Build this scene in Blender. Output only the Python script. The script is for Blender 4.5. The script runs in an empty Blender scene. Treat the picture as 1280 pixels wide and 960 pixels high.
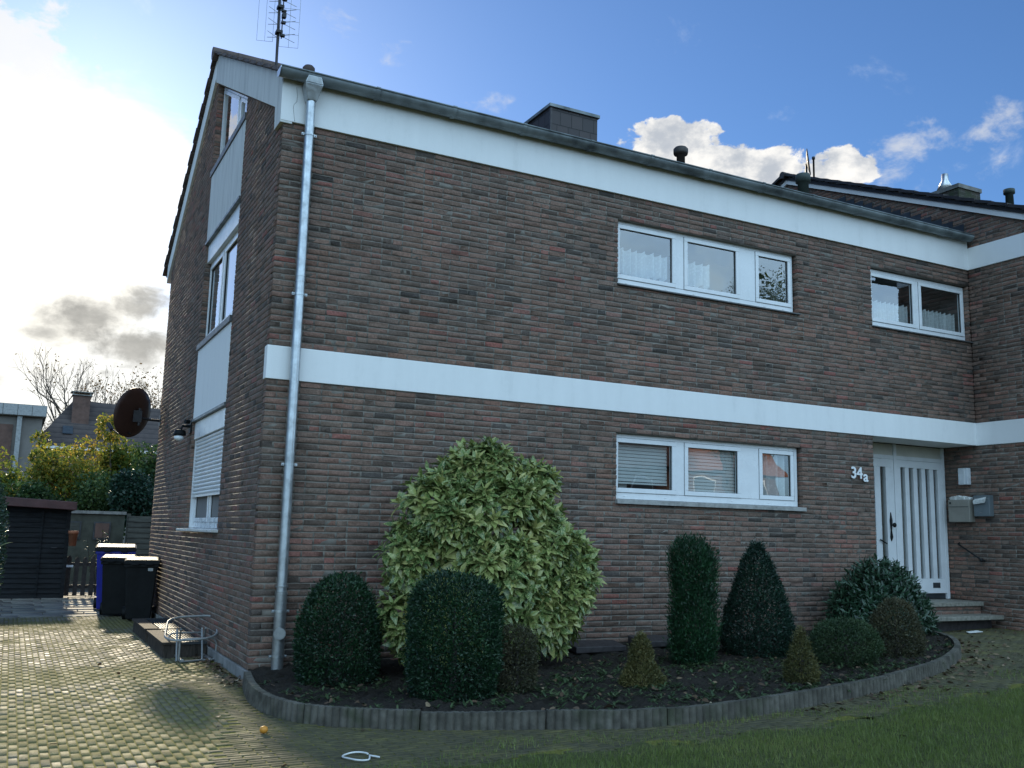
import bpy, math, random
import numpy as np
from mathutils import Vector, Matrix

random.seed(7)
RNG = np.random.default_rng(11)
scene = bpy.context.scene
COL = scene.collection
R = math.radians

# ------------------------------------------------------------------ camera
cam_data = bpy.data.cameras.new("camera")
cam = bpy.data.objects.new("camera", cam_data)
COL.objects.link(cam)
cam_data.sensor_width = 36.0
cam_data.lens = 33.444
cam_data.clip_end = 3000
cr = Vector((0.8859235, -0.4632133, 0.0239356))
cu = Vector((-0.0927129, -0.1262840, 0.9876521))
cf = Vector((0.4544709, 0.8772034, 0.1548238))
mw = Matrix((cr, cu, -cf)).transposed().to_4x4()
mw.translation = Vector((-2.17719, -9.62933, 1.4820))
cam.matrix_world = mw
scene.camera = cam

# ------------------------------------------------------------------ light and exposure
SUN_EL, SUN_AZ = R(20.5), R(1.9)
SUN = Vector((math.sin(SUN_AZ) * math.cos(SUN_EL), math.cos(SUN_AZ) * math.cos(SUN_EL), math.sin(SUN_EL)))
sd = bpy.data.lights.new("sun", 'SUN')
sd.energy = 3.9
sd.angle = R(1.8)
sd.color = (1.0, 0.87, 0.64)
so = bpy.data.objects.new("sun", sd)
so.rotation_euler = SUN.to_track_quat('Z', 'Y').to_euler()
so.location = (0, 60, 30)
COL.objects.link(so)

vs = scene.view_settings
vs.view_transform = 'Standard'
vs.look = 'None'
vs.exposure = 0.55
vs.gamma = 1.0
vs.use_curve_mapping = False
scene.cycles.use_denoising = True
scene.cycles.max_bounces = 7
scene.cycles.transparent_max_bounces = 12
scene.cycles.caustics_reflective = False
scene.cycles.caustics_refractive = False
scene.cycles.sample_clamp_indirect = 6.0

world = bpy.data.worlds.new("World")
scene.world = world
world.use_nodes = True


class Nodes:
    """small helper to write node trees in one line per node"""
    def __init__(self, tree):
        self.t = tree

    def n(self, typ, ins=None, **props):
        nd = self.t.nodes.new(typ)
        for k, v in props.items():
            setattr(nd, k, v)
        for k, v in (ins or {}).items():
            s = nd.inputs[k]
            if isinstance(v, bpy.types.NodeSocket):
                self.t.links.new(v, s)
            else:
                s.default_value = v
        return nd

    def math(self, op, a, b=0.0, c=None, clamp=False):
        d = {0: a, 1: b}
        if c is not None:
            d[2] = c
        return self.n('ShaderNodeMath', d, operation=op, use_clamp=clamp).outputs[0]

    def vmath(self, op, a, b=(0, 0, 0)):
        nd = self.n('ShaderNodeVectorMath', {0: a, 1: b}, operation=op)
        return nd.outputs['Value'] if op in ('LENGTH', 'DOT_PRODUCT', 'DISTANCE') else nd.outputs[0]

    def ramp(self, fac, stops, interp='LINEAR'):
        nd = self.n('ShaderNodeValToRGB', {0: fac})
        cr_ = nd.color_ramp
        cr_.interpolation = interp
        while len(cr_.elements) < len(stops):
            cr_.elements.new(0.5)
        for e, (p, c) in zip(cr_.elements, stops):
            e.position = p
            e.color = (c[0], c[1], c[2], 1) if not isinstance(c, (int, float)) else (c, c, c, 1)
        return nd.outputs[0]

    def mix(self, fac, a, b, blend='MIX'):
        nd = self.n('ShaderNodeMix', data_type='RGBA', blend_type=blend)
        for idx, v in ((0, fac), (6, a), (7, b)):
            s = nd.inputs[idx]
            if isinstance(v, bpy.types.NodeSocket):
                self.t.links.new(v, s)
            else:
                s.default_value = v if idx == 0 else ((*v, 1) if len(v) == 3 else v)
        return nd.outputs[2]

    def noise(self, vec, scale, detail=4, rough=0.55, dist=0.0):
        return self.n('ShaderNodeTexNoise', {'Vector': vec, 'Scale': scale, 'Detail': detail, 'Roughness': rough,
                                             'Distortion': dist}).outputs[0]

    def mapr(self, v, a, b, c=0.0, d=1.0):
        nd = self.n('ShaderNodeMapRange', {0: v, 1: a, 2: b, 3: c, 4: d}, interpolation_type='SMOOTHSTEP')
        return nd.outputs[0]


def build_world():
    t = world.node_tree
    t.nodes.clear()
    N = Nodes(t)
    sky = N.n('ShaderNodeTexSky', sky_type='NISHITA', sun_disc=False, sun_elevation=SUN_EL,
              sun_rotation=SUN_AZ, altitude=0, air_density=1.0, dust_density=0.42, ozone_density=7.5)
    d = N.n('ShaderNodeTexCoord').outputs['Generated']
    d = N.vmath('NORMALIZE', d)
    sq = N.vmath('MULTIPLY', d, (1, 1, 1.5))
    fb = N.noise(sq, 11.0, 10, 0.62, 0.35)
    puff = N.noise(sq, 24.0, 9, 0.60, 0.2)
    fine = N.noise(sq, 26.0, 6, 0.6)
    big = N.noise(sq, 2.6, 5, 0.55, 0.2)

    def lobe(c, r, k=1.6):
        v = N.vmath('MULTIPLY', N.vmath('SUBTRACT', d, c), (1, 1, k))
        return N.mapr(N.math('DIVIDE', N.vmath('LENGTH', v), r), 1.0, 0.0)

    def union(ls):
        o = ls[0]
        for l in ls[1:]:
            o = N.math('MAXIMUM', o, l)
        return o

    def dens(cov, bias=0.9, amp=1.5, lo=0.30, hi=0.62, field=None):
        v = N.math('ADD', N.math('MULTIPLY', cov, bias), N.math('MULTIPLY', N.math('SUBTRACT', field if field is not None else fb, 0.5), amp))
        v = N.math('MULTIPLY', v, N.mapr(cov, 0.0, 0.25))
        return N.mapr(v, lo, hi)

    bgs = N.n('ShaderNodeBackground', {'Color': sky.outputs[0], 'Strength': 0.10}).outputs[0]

    def over(base, dn, color, strength):
        b = N.n('ShaderNodeBackground', {'Color': color, 'Strength': strength}).outputs[0]
        return N.n('ShaderNodeMixShader', {0: dn, 1: base, 2: b}).outputs[0]

    # bright cumulus in front of the blue on the right
    right = union([lobe((0.556, 0.736, 0.380), 0.085), lobe((0.590, 0.715, 0.365), 0.075), lobe((0.505, 0.780, 0.352), 0.05),
                   lobe((0.633, 0.682, 0.362), 0.065), lobe((0.679, 0.638, 0.354), 0.06)])
    wisp = union([lobe((0.711, 0.604, 0.362), 0.075, 0.9), lobe((0.762, 0.532, 0.372), 0.05, .8), lobe((0.725, 0.585, 0.385), 0.05, 0.8),
                  lobe((0.393, 0.817, 0.421), 0.05, 2.0), lobe((0.287, 0.836, 0.468), 0.035, 0.6), lobe((0.23, 0.845, 0.475), 0.07, 2.0)])
    shade = N.ramp(N.mapr(fine, 0.32, 0.66), [(0, (0.50, 0.54, 0.60)), (1, (1.0, 0.98, 0.94))])
    s = over(bgs, dens(right, 1.0, 2.0, 0.34, 0.50, puff), shade, 0.72)
    s = over(s, N.math('MULTIPLY', dens(wisp, 0.45, 2.6, 0.30, 1.1, puff), 0.75), (0.95, 0.97, 1.0, 1), 0.55)
    # bluish cloud veil added behind the viewer, unseen, to fill the shaded front
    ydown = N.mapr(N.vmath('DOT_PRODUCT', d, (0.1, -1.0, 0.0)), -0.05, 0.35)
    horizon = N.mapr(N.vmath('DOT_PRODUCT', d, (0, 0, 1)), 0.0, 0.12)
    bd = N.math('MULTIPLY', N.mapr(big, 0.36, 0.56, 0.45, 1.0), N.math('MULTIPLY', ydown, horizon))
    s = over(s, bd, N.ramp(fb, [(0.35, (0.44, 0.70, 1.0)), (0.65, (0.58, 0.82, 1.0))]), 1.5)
    # glowing cloud bank around the sun
    glow = N.math('MULTIPLY', lobe((0.000, 0.957, 0.270), 0.225, 1.05), 1.0)
    gl = N.mapr(N.math('ADD', glow, N.math('MULTIPLY', N.math('SUBTRACT', fb, 0.5), 1.1)), 0.10, 0.66)
    s = over(s, gl, (1.0, 0.975, 0.90, 1), 0.95)
    low = N.math('MULTIPLY', lobe((0.03, 0.99, 0.12), 0.30, 1.9), 1.0)
    s = over(s, N.mapr(low, 0.05, 0.6, 0, 0.9), (1.0, 0.97, 0.88, 1), 0.80)
    up = union([lobe((-0.030, 0.906, 0.420), 0.095, 1.2), lobe((-0.10, 0.90, 0.40), 0.12, 1.2)])
    s = over(s, N.math('MULTIPLY', dens(up, 0.8, 2.2, 0.28, 0.6, puff), 0.85), (1.0, 0.99, 0.96, 1), 0.66)
    # grey cloud below the sun
    grey = union([lobe((0.048, 0.981, 0.187), 0.095, 2.0), lobe((0.093, 0.980, 0.172), 0.10, 2.0), lobe((0.095, 0.972, 0.208), 0.055, 1.6),
                  lobe((0.015, 0.983, 0.176), 0.045, 2.6), lobe((-0.02, 0.99, 0.125), 0.035, 2.0)])
    s = over(s, N.math('MULTIPLY', dens(grey, 0.80, 2.3, 0.18, 0.95, puff), 0.92), N.ramp(fb, [(0.36, (0.42, 0.415, 0.39)), (0.62, (0.86, 0.84, 0.78))]), 0.52)
    out = N.n('ShaderNodeOutputWorld')
    t.links.new(s, out.inputs[0])


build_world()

# ------------------------------------------------------------------ materials
MATS = {}


def material(name):
    m = bpy.data.materials.new(name)
    m.use_nodes = True
    m.node_tree.nodes.clear()
    N = Nodes(m.node_tree)
    N.out = N.n('ShaderNodeOutputMaterial')
    MATS[name] = m
    return m, N


def principled(N, color, rough=0.6, metal=0.0, bump=None, bump_d=0.01, bump_s=0.5, spec=0.5, **extra):
    ins = {'Base Color': color if isinstance(color, bpy.types.NodeSocket) else (*color, 1), 'Roughness': rough,
           'Metallic': metal, 'Specular IOR Level': spec}
    ins.update(extra)
    p = N.n('ShaderNodeBsdfPrincipled', ins)
    if bump is not None:
        b = N.n('ShaderNodeBump', {'Height': bump, 'Strength': bump_s, 'Distance': bump_d})
        N.t.links.new(b.outputs[0], p.inputs['Normal'])
    N.t.links.new(p.outputs[0], N.out.inputs[0])
    return p


def pos(N):
    return N.n('ShaderNodeNewGeometry').outputs['Position']


def attr(N, name):
    return N.n('ShaderNodeAttribute', attribute_name=name).outputs['Fac']


def plain(name, color, rough=0.6, metal=0.0, var=0.12, scale=6.0, bump=0.0, bscale=40.0, stretch=(1, 1, 1), spec=0.5, dark=None):
    m, N = material(name)
    P = N.vmath('MULTIPLY', pos(N), stretch)
    nz = N.noise(P, scale, 5, 0.6)
    dk = dark or tuple(c * (1 - 2 * var) for c in color)
    lt = tuple(min(1, c * (1 + var)) for c in color)
    col = N.ramp(nz, [(0.3, dk), (0.55, color), (0.75, lt)])
    rg = N.mapr(N.noise(P, scale * 2.3, 3), 0.3, 0.7, max(0.05, rough - 0.08), min(1, rough + 0.08))
    bh = N.noise(pos(N), bscale, 4) if bump > 0 else None
    principled(N, col, rg, metal, bh, bump, 0.8, spec)
    return m


def brick_material(name, stops, bright=1.0):
    m, N = material(name)
    P = pos(N)
    tone = attr(N, 'tone')
    col = N.ramp(tone, [(p, tuple(c * bright for c in cc)) for p, cc in stops])
    n1 = N.noise(P, 38, 5, 0.65)
    n2 = N.noise(P, 170, 3, 0.6)
    k = N.math('ADD', N.math('MULTIPLY', n1, 0.9), N.math('MULTIPLY', n2, 0.5))
    col = N.mix(1.0, col, N.ramp(k, [(0.42, 0.55), (0.70, 1.0), (0.98, 1.60)]), 'MULTIPLY')
    big = N.noise(P, 0.8, 6, 0.62)
    col = N.mix(1.0, col, N.ramp(big, [(0.32, (0.74, 0.78, 0.80)), (0.5, (0.98, 0.98, 0.98)), (0.68, (1.16, 1.06, 1.0))]), 'MULTIPLY')
    alg = N.math('MULTIPLY', N.mapr(N.noise(N.vmath('MULTIPLY', P, (1, 1, 0.6)), 1.3, 6, 0.65), 0.55, 0.75), 0.35)
    col = N.mix(alg, col, (0.085, 0.088, 0.070))
    # pale lime bloom on a few bricks
    bl = N.math('MULTIPLY', N.mapr(N.noise(P, 17, 5, 0.72), 0.58, 0.76), 0.28)
    col = N.mix(bl, col, (0.26, 0.24, 0.22))
    bump = N.math('ADD', N.math('MULTIPLY', n1, 1.0), N.math('MULTIPLY', n2, 0.4))
    principled(N, col, 0.88, 0, bump, 0.011, 0.9, 0.35)
    return m


brick_material('rough_brown_brick', bright=0.95, stops=[(0.0, (0.076, 0.063, 0.056)), (0.12, (0.124, 0.091, 0.074)), (0.35, (0.180, 0.118, 0.090)),
                                                        (0.55, (0.208, 0.133, 0.101)), (0.72, (0.224, 0.129, 0.098)), (0.86, (0.198, 0.145, 0.114)),
                                                        (0.95, (0.240, 0.114, 0.090)), (1.0, (0.258, 0.102, 0.082))])
plain('mortar', (0.205, 0.180, 0.152), 0.95, 0, 0.2, 9, 0.004, 90)


def white_render():
    m, N = material('white_masonry_paint')
    P = pos(N)
    streak = N.noise(N.vmath('MULTIPLY', P, (3.5, 3.5, 0.45)), 1.6, 5, 0.6)
    fine = N.noise(P, 14, 4, 0.6)
    col = N.ramp(N.math('ADD', N.math('MULTIPLY', streak, 0.75), N.math('MULTIPLY', fine, 0.25)),
                 [(0.27, (0.72, 0.72, 0.71)), (0.44, (0.80, 0.80, 0.79)), (0.7, (0.84, 0.84, 0.83))])
    principled(N, col, 0.75, 0, N.noise(P, 60, 4), 0.002, 0.6, 0.3)


white_render()


def weathered_panel():
    m, N = material('weathered_fibre_panel')
    P = pos(N)
    streak = N.noise(N.vmath('MULTIPLY', P, (9, 9, 0.7)), 1.4, 6, 0.65)
    col = N.ramp(streak, [(0.28, (0.42, 0.42, 0.41)), (0.5, (0.60, 0.60, 0.58)), (0.72, (0.68, 0.68, 0.66))])
    principled(N, col, 0.7, 0, N.noise(P, 40, 4), 0.002, 0.6, 0.3)


weathered_panel()
plain('white_pvc', (0.78, 0.79, 0.80), 0.28, 0, 0.03, 3, spec=0.5)
plain('white_lacquer', (0.76, 0.77, 0.78), 0.35, 0, 0.05, 4)
plain('cream_lacquer', (0.60, 0.57, 0.50), 0.45, 0, 0.06, 4)
plain('rubber_seal', (0.015, 0.015, 0.016), 0.6)
plain('stone_sill', (0.34, 0.33, 0.31), 0.6, 0, 0.2, 12, 0.002, 60)
plain('pale_stone_sill', (0.72, 0.71, 0.68), 0.35, 0, 0.1, 9)
plain('dark_sill', (0.10, 0.10, 0.10), 0.5, 0, 0.2, 12)
plain('plinth_render', (0.24, 0.235, 0.225), 0.9, 0, 0.22, 5, 0.004, 50)
plain('new_zinc', (0.50, 0.53, 0.55), 0.36, 0.85, 0.16, 9, 0.0008, 30)
plain('old_zinc', (0.19, 0.215, 0.22), 0.45, 0.4, 0.35, 3, 0.001, 30)
plain('dark_zinc', (0.055, 0.062, 0.068), 0.45, 0.4, 0.25, 5)
plain('roof_tile', (0.095, 0.066, 0.055), 0.75, 0, 0.3, 7, 0.004, 40)
plain('black_roof_tile', (0.028, 0.023, 0.022), 0.6, 0, 0.3, 7, 0.004, 40)
plain('steel_grey', (0.36, 0.37, 0.37), 0.42, 0.8, 0.14, 12)
plain('aluminium', (0.62, 0.63, 0.63), 0.3, 0.9, 0.1, 12)
plain('dark_steel', (0.035, 0.032, 0.034), 0.5, 0.4, 0.2, 12)
plain('brown_metal', (0.050, 0.022, 0.017), 0.5, 0.1, 0.15, 4)
plain('black_plastic', (0.008, 0.009, 0.010), 0.55, 0, 0.2, 8, 0.0015, 120, spec=0.2)
plain('glossy_black_plastic', (0.016, 0.017, 0.019), 0.62, 0, 0.15, 10, spec=0.15)
plain('blue_plastic', (0.012, 0.020, 0.30), 0.4, 0, 0.1, 8)
plain('grey_sticker', (0.42, 0.43, 0.44), 0.5)
plain('pipe_brown', (0.045, 0.035, 0.030), 0.6, 0, 0.2, 8)
plain('pipe_green', (0.050, 0.070, 0.062), 0.6, 0, 0.2, 8)
plain('slate', (0.050, 0.043, 0.044), 0.55, 0, 0.25, 14, 0.002, 30)
plain('terracotta', (0.30, 0.11, 0.055), 0.8)
plain('dull_steel', (0.30, 0.31, 0.31), 0.55, 0.3, 0.14, 12)
plain('letterbox_beige', (0.30, 0.28, 0.24), 0.45, 0.1, 0.08, 6)
plain('letterbox_grey', (0.17, 0.20, 0.215), 0.4, 0.3, 0.08, 6)
plain('paper', (0.72, 0.72, 0.69), 0.8, 0, 0.15, 30)
plain('wrought_iron', (0.012, 0.012, 0.013), 0.5, 0.5)
plain('porch_stone', (0.25, 0.235, 0.195), 0.6, 0, 0.25, 22, 0.002, 60)
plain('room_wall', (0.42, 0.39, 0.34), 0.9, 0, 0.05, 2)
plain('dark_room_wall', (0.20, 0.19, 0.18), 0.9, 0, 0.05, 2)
plain('blind_slat', (0.78, 0.79, 0.79), 0.5, 0, 0.04, 4)
plain('shutter_slat', (0.74, 0.75, 0.75), 0.4, 0, 0.05, 4)
plain('bark', (0.075, 0.058, 0.045), 0.9, 0, 0.3, 12, 0.01, 30)
plain('dark_bark', (0.035, 0.028, 0.024), 0.9, 0, 0.3, 12, 0.01, 30)
plain('shed_board', (0.010, 0.012, 0.014), 0.65, 0, 0.35, 3, 0.002, 40, (1, 1, 8), spec=0.2)
plain('shed_roof', (0.075, 0.030, 0.028), 0.55, 0, 0.2, 4)
plain('picket_wood', (0.022, 0.018, 0.017), 0.7, 0, 0.3, 9, 0.002, 60)
plain('weathered_board', (0.055, 0.056, 0.046), 0.85, 0, 0.3, 3, 0.003, 40, (1, 1, 6))
plain('render_green_grey', (0.060, 0.062, 0.046), 0.9, 0, 0.25, 3, 0.003, 30)
plain('crate_wood', (0.060, 0.050, 0.042), 0.85, 0, 0.3, 10, 0.002, 60, (6, 1, 1), spec=0.15)
plain('concrete', (0.21, 0.205, 0.19), 0.85, 0, 0.25, 6, 0.003, 60)
plain('far_roof', (0.055, 0.045, 0.043), 0.75, 0, 0.25, 2)
plain('far_brick', (0.12, 0.070, 0.055), 0.9, 0, 0.2, 3)
plain('far_render', (0.17, 0.155, 0.140), 0.85, 0, 0.1, 2)
plain('far_glass', (0.06, 0.07, 0.08), 0.15)
plain('orange_peel', (0.62, 0.25, 0.03), 0.5)
plain('white_cable', (0.72, 0.72, 0.70), 0.5)
plain('lamp_white', (0.66, 0.69, 0.72), 0.35)


def glass_material():
    m, N = material('window_glass')
    wv = N.noise(pos(N), 1.7, 2, 0.4)
    b = N.n('ShaderNodeBump', {'Height': wv, 'Strength': 0.25, 'Distance': 0.012}).outputs[0]
    geo = N.n('ShaderNodeNewGeometry')
    c = N.math('ABSOLUTE', N.vmath('DOT_PRODUCT', geo.outputs['Incoming'], geo.outputs['Normal']))
    fr = N.math('POWER', N.math('SUBTRACT', 1.0, c, clamp=True), 5.0)
    fac = N.math('ADD', N.math('MULTIPLY', fr, 0.78), 0.22, clamp=True)
    gl = N.n('ShaderNodeBsdfGlossy', {'Color': (0.95, 0.97, 1, 1), 'Roughness': 0.0, 'Normal': b}).outputs[0]
    tr = N.n('ShaderNodeBsdfTransparent', {'Color': (0.82, 0.86, 0.85, 1)}).outputs[0]
    mx = N.n('ShaderNodeMixShader', {0: fac, 1: tr, 2: gl}).outputs[0]
    N.t.links.new(mx, N.out.inputs[0])


glass_material()


def bulb_glass():
    m, N = material('lamp_glass')
    principled(N, (0.75, 0.76, 0.76), 0.12, 0, spec=0.6)


bulb_glass()


def curtain_material():
    m, N = material('lace_net_curtain')
    P = pos(N)
    dots = N.n('ShaderNodeTexVoronoi', {'Vector': P, 'Scale': 26.0}).outputs[0]
    nz = N.noise(P, 30, 3)
    a = N.math('ADD', N.mapr(dots, 0.25, 0.45, 0.12, 0.0), 0.84)
    a = N.math('ADD', a, N.math('MULTIPLY', nz, 0.1), clamp=True)
    df = N.n('ShaderNodeBsdfDiffuse', {'Color': (0.86, 0.87, 0.88, 1)}).outputs[0]
    tl = N.n('ShaderNodeBsdfTranslucent', {'Color': (0.86, 0.87, 0.88, 1)}).outputs[0]
    ds = N.n('ShaderNodeMixShader', {0: 0.12, 1: df, 2: tl}).outputs[0]
    tr = N.n('ShaderNodeBsdfTransparent').outputs[0]
    mx = N.n('ShaderNodeMixShader', {0: a, 1: tr, 2: ds}).outputs[0]
    N.t.links.new(mx, N.out.inputs[0])


curtain_material()


def leaf_material(name, stops, rough=0.5, trans=0.25, spot=None, spec=0.4):
    m, N = material(name)
    P = pos(N)
    tone = attr(N, 'tone')
    col = N.ramp(tone, stops)
    if spot:
        sp = N.mapr(N.noise(P, 70, 3, 0.7), spot[0], spot[0] + 0.10)
        col = N.mix(N.math('MULTIPLY', sp, spot[2]), col, spot[1])
    col = N.mix(1.0, col, N.ramp(N.noise(P, 9, 3), [(0.3, 0.78), (0.7, 1.15)]), 'MULTIPLY')
    p = N.n('ShaderNodeBsdfPrincipled', {'Base Color': col, 'Roughness': rough, 'Specular IOR Level': spec})
    t = N.n('ShaderNodeBsdfTranslucent', {'Color': col}).outputs[0]
    mx = N.n('ShaderNodeMixShader', {0: trans, 1: p.outputs[0], 2: t}).outputs[0]
    N.t.links.new(mx, N.out.inputs[0])


leaf_material('variegated_leaf', [(0, (0.045, 0.105, 0.034)), (0.4, (0.125, 0.200, 0.058)), (0.75, (0.28, 0.32, 0.095)), (1, (0.44, 0.42, 0.15))],
              0.26, 0.15, (0.50, (0.46, 0.44, 0.18), 0.85), 0.5)
leaf_material('yew_needle', [(0, (0.008, 0.026, 0.012)), (0.6, (0.014, 0.046, 0.018)), (1, (0.028, 0.075, 0.025))], 0.45, 0.12)
leaf_material('bright_thuja', [(0, (0.010, 0.034, 0.014)), (0.6, (0.016, 0.060, 0.022)), (1, (0.030, 0.095, 0.030))], 0.5, 0.15)
leaf_material('deep_spruce', [(0, (0.006, 0.022, 0.014)), (0.6, (0.010, 0.036, 0.020)), (1, (0.020, 0.055, 0.028))], 0.5, 0.1)
leaf_material('golden_conifer', [(0, (0.050, 0.054, 0.018)), (0.5, (0.098, 0.094, 0.028)), (1, (0.165, 0.135, 0.045))], 0.6, 0.15)
leaf_material('bronze_conifer', [(0, (0.036, 0.038, 0.020)), (0.5, (0.062, 0.060, 0.028)), (1, (0.100, 0.085, 0.040))], 0.6, 0.15)
leaf_material('olive_conifer', [(0, (0.018, 0.042, 0.016)), (0.5, (0.034, 0.066, 0.024)), (1, (0.062, 0.092, 0.034))], 0.6, 0.15)
leaf_material('laurel_leaf', [(0, (0.015, 0.040, 0.020)), (0.6, (0.026, 0.066, 0.034)), (1, (0.055, 0.105, 0.055))], 0.3, 0.12, None, 0.5)
leaf_material('autumn_leaf', [(0, (0.055, 0.105, 0.020)), (0.4, (0.13, 0.175, 0.028)), (0.75, (0.30, 0.27, 0.04)), (1, (0.40, 0.25, 0.05))], 0.5, 0.62)
leaf_material('green_tree_leaf', [(0, (0.020, 0.055, 0.018)), (0.6, (0.045, 0.092, 0.026)), (1, (0.095, 0.135, 0.036))], 0.5, 0.45)
leaf_material('dull_brown_leaf', [(0, (0.09, 0.07, 0.035)), (0.6, (0.16, 0.11, 0.05)), (1, (0.22, 0.13, 0.06))], 0.6, 0.4)
leaf_material('ivy_leaf', [(0, (0.012, 0.035, 0.022)), (0.6, (0.022, 0.058, 0.034)), (1, (0.05, 0.09, 0.05))], 0.4, 0.25)
leaf_material('grass_blade', [(0, (0.100, 0.140, 0.034)), (0.55, (0.175, 0.225, 0.055)), (0.85, (0.26, 0.27, 0.085)), (1, (0.34, 0.29, 0.12))], 0.5, 0.35)
leaf_material('weed_leaf', [(0, (0.030, 0.060, 0.024)), (0.6, (0.065, 0.105, 0.042)), (1, (0.12, 0.15, 0.07))], 0.45, 0.25)
leaf_material('dead_leaf', [(0, (0.06, 0.038, 0.025)), (0.5, (0.13, 0.08, 0.045)), (0.85, (0.24, 0.17, 0.10)), (1, (0.36, 0.30, 0.20))], 0.6, 0.1)


def paving_material():
    m, N = material('clinker_paver')
    P = pos(N)
    tone = attr(N, 'tone')
    moss = attr(N, 'moss')
    col = N.ramp(tone, [(0, (0.095, 0.088, 0.076)), (0.4, (0.140, 0.127, 0.104)), (0.75, (0.170, 0.152, 0.120)), (1, (0.14, 0.104, 0.080))])
    n1 = N.noise(P, 60, 6, 0.7)
    col = N.mix(1.0, col, N.ramp(n1, [(0.3, 0.6), (0.7, 1.35)]), 'MULTIPLY')
    mo = N.mapr(N.math('ADD', N.math('ADD', N.noise(P, 2.1, 5, 0.65), N.math('MULTIPLY', n1, 0.45)), N.math('MULTIPLY', moss, 0.75)), 0.62, 1.02)
    mcol = N.ramp(N.noise(P, 16, 4, 0.6), [(0.3, (0.075, 0.073, 0.020)), (0.55, (0.155, 0.140, 0.038)), (0.75, (0.22, 0.19, 0.065))])
    col = N.mix(N.math('MULTIPLY', mo, 0.8), col, mcol)
    dirt = N.math('MULTIPLY', N.mapr(moss, 0.55, 0.95), N.mapr(N.noise(P, 3.3, 6, 0.65), 0.25, 0.6))
    col = N.mix(N.math('MULTIPLY', dirt, 0.72), col, N.ramp(N.noise(P, 22, 5, 0.65), [(0.3, (0.036, 0.032, 0.024)), (0.7, (0.085, 0.078, 0.054))]))
    rg = N.mapr(N.noise(P, 5, 4), 0.35, 0.65, 0.62, 0.85)
    rg = N.math('ADD', rg, N.math('MULTIPLY', mo, 0.18), clamp=True)
    principled(N, col, rg, 0, n1, 0.009, 0.9, 0.35)


paving_material()


def joint_material():
    m, N = material('mossy_joint')
    P = pos(N)
    mo = N.mapr(N.noise(P, 1.7, 5, 0.6), 0.28, 0.5)
    a = N.ramp(N.noise(P, 60, 4), [(0.3, (0.030, 0.026, 0.020)), (0.7, (0.075, 0.066, 0.05))])
    b = N.ramp(N.noise(P, 50, 4), [(0.3, (0.085, 0.085, 0.018)), (0.7, (0.22, 0.205, 0.045))])
    principled(N, N.mix(mo, a, b), 0.95, 0, N.noise(P, 90, 4), 0.01, 0.9, 0.2)


joint_material()


def soil_material(name, a, b, sc=26):
    m, N = material(name)
    P = pos(N)
    k = N.noise(P, sc, 7, 0.7)
    col = N.ramp(k, [(0.3, a), (0.6, b), (0.78, tuple(x * 1.7 for x in b))])
    principled(N, col, 0.95, 0, N.math('ADD', k, N.math('MULTIPLY', N.noise(P, 120, 3), 0.5)), 0.03, 0.9, 0.2)


soil_material('bed_soil', (0.016, 0.014, 0.012), (0.042, 0.035, 0.028))
soil_material('dirt', (0.045, 0.040, 0.030), (0.095, 0.080, 0.056))
soil_material('turf', (0.046, 0.056, 0.020), (0.115, 0.122, 0.046))
soil_material('garden_ground', (0.03, 0.034, 0.018), (0.075, 0.07, 0.04), 8)


def palisade_material():
    m, N = material('weathered_concrete')
    P = pos(N)
    k = N.noise(P, 7, 6, 0.65)
    col = N.ramp(k, [(0.3, (0.050, 0.046, 0.038)), (0.5, (0.100, 0.092, 0.076)), (0.7, (0.160, 0.148, 0.124))])
    mo = N.mapr(N.noise(P, 3.1, 5, 0.65), 0.5, 0.7)
    col = N.mix(N.math('MULTIPLY', mo, 0.55), col, (0.05, 0.062, 0.03))
    principled(N, col, 0.9, 0, N.noise(P, 70, 5, 0.7), 0.006, 0.9, 0.2)


palisade_material()


def slab_material():
    m, N = material('flagstone')
    P = pos(N)
    k = N.noise(P, 12, 6, 0.65)
    tone = attr(N, 'tone')
    col = N.ramp(tone, [(0, (0.13, 0.125, 0.11)), (1, (0.22, 0.205, 0.18))])
    col = N.mix(1.0, col, N.ramp(k, [(0.3, 0.7), (0.7, 1.2)]), 'MULTIPLY')
    principled(N, col, 0.8, 0, k, 0.008, 0.9, 0.25)


slab_material()


def shingle_material():
    """small slate shingles hung on the chimney sides"""
    m, N = material('chimney_shingle')
    P = pos(N)
    sep = N.n('ShaderNodeSeparateXYZ', {0: P})
    u = N.math('ADD', sep.outputs[0], sep.outputs[1])
    v = N.n('ShaderNodeCombineXYZ', {0: u, 1: sep.outputs[2]}).outputs[0]
    br = N.n('ShaderNodeTexBrick', {'Vector': v, 'Color1': (0.060, 0.047, 0.046, 1), 'Color2': (0.040, 0.034, 0.036, 1),
                                    'Mortar': (0.010, 0.009, 0.009, 1), 'Scale': 1.0, 'Mortar Size': 0.006,
                                    'Brick Width': 0.19, 'Row Height': 0.21}, offset=0.3)
    principled(N, br.outputs[0], 0.55, 0, N.math('SUBTRACT', 1.0, br.outputs[1]), 0.006, 0.8, 0.4)


shingle_material()


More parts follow.
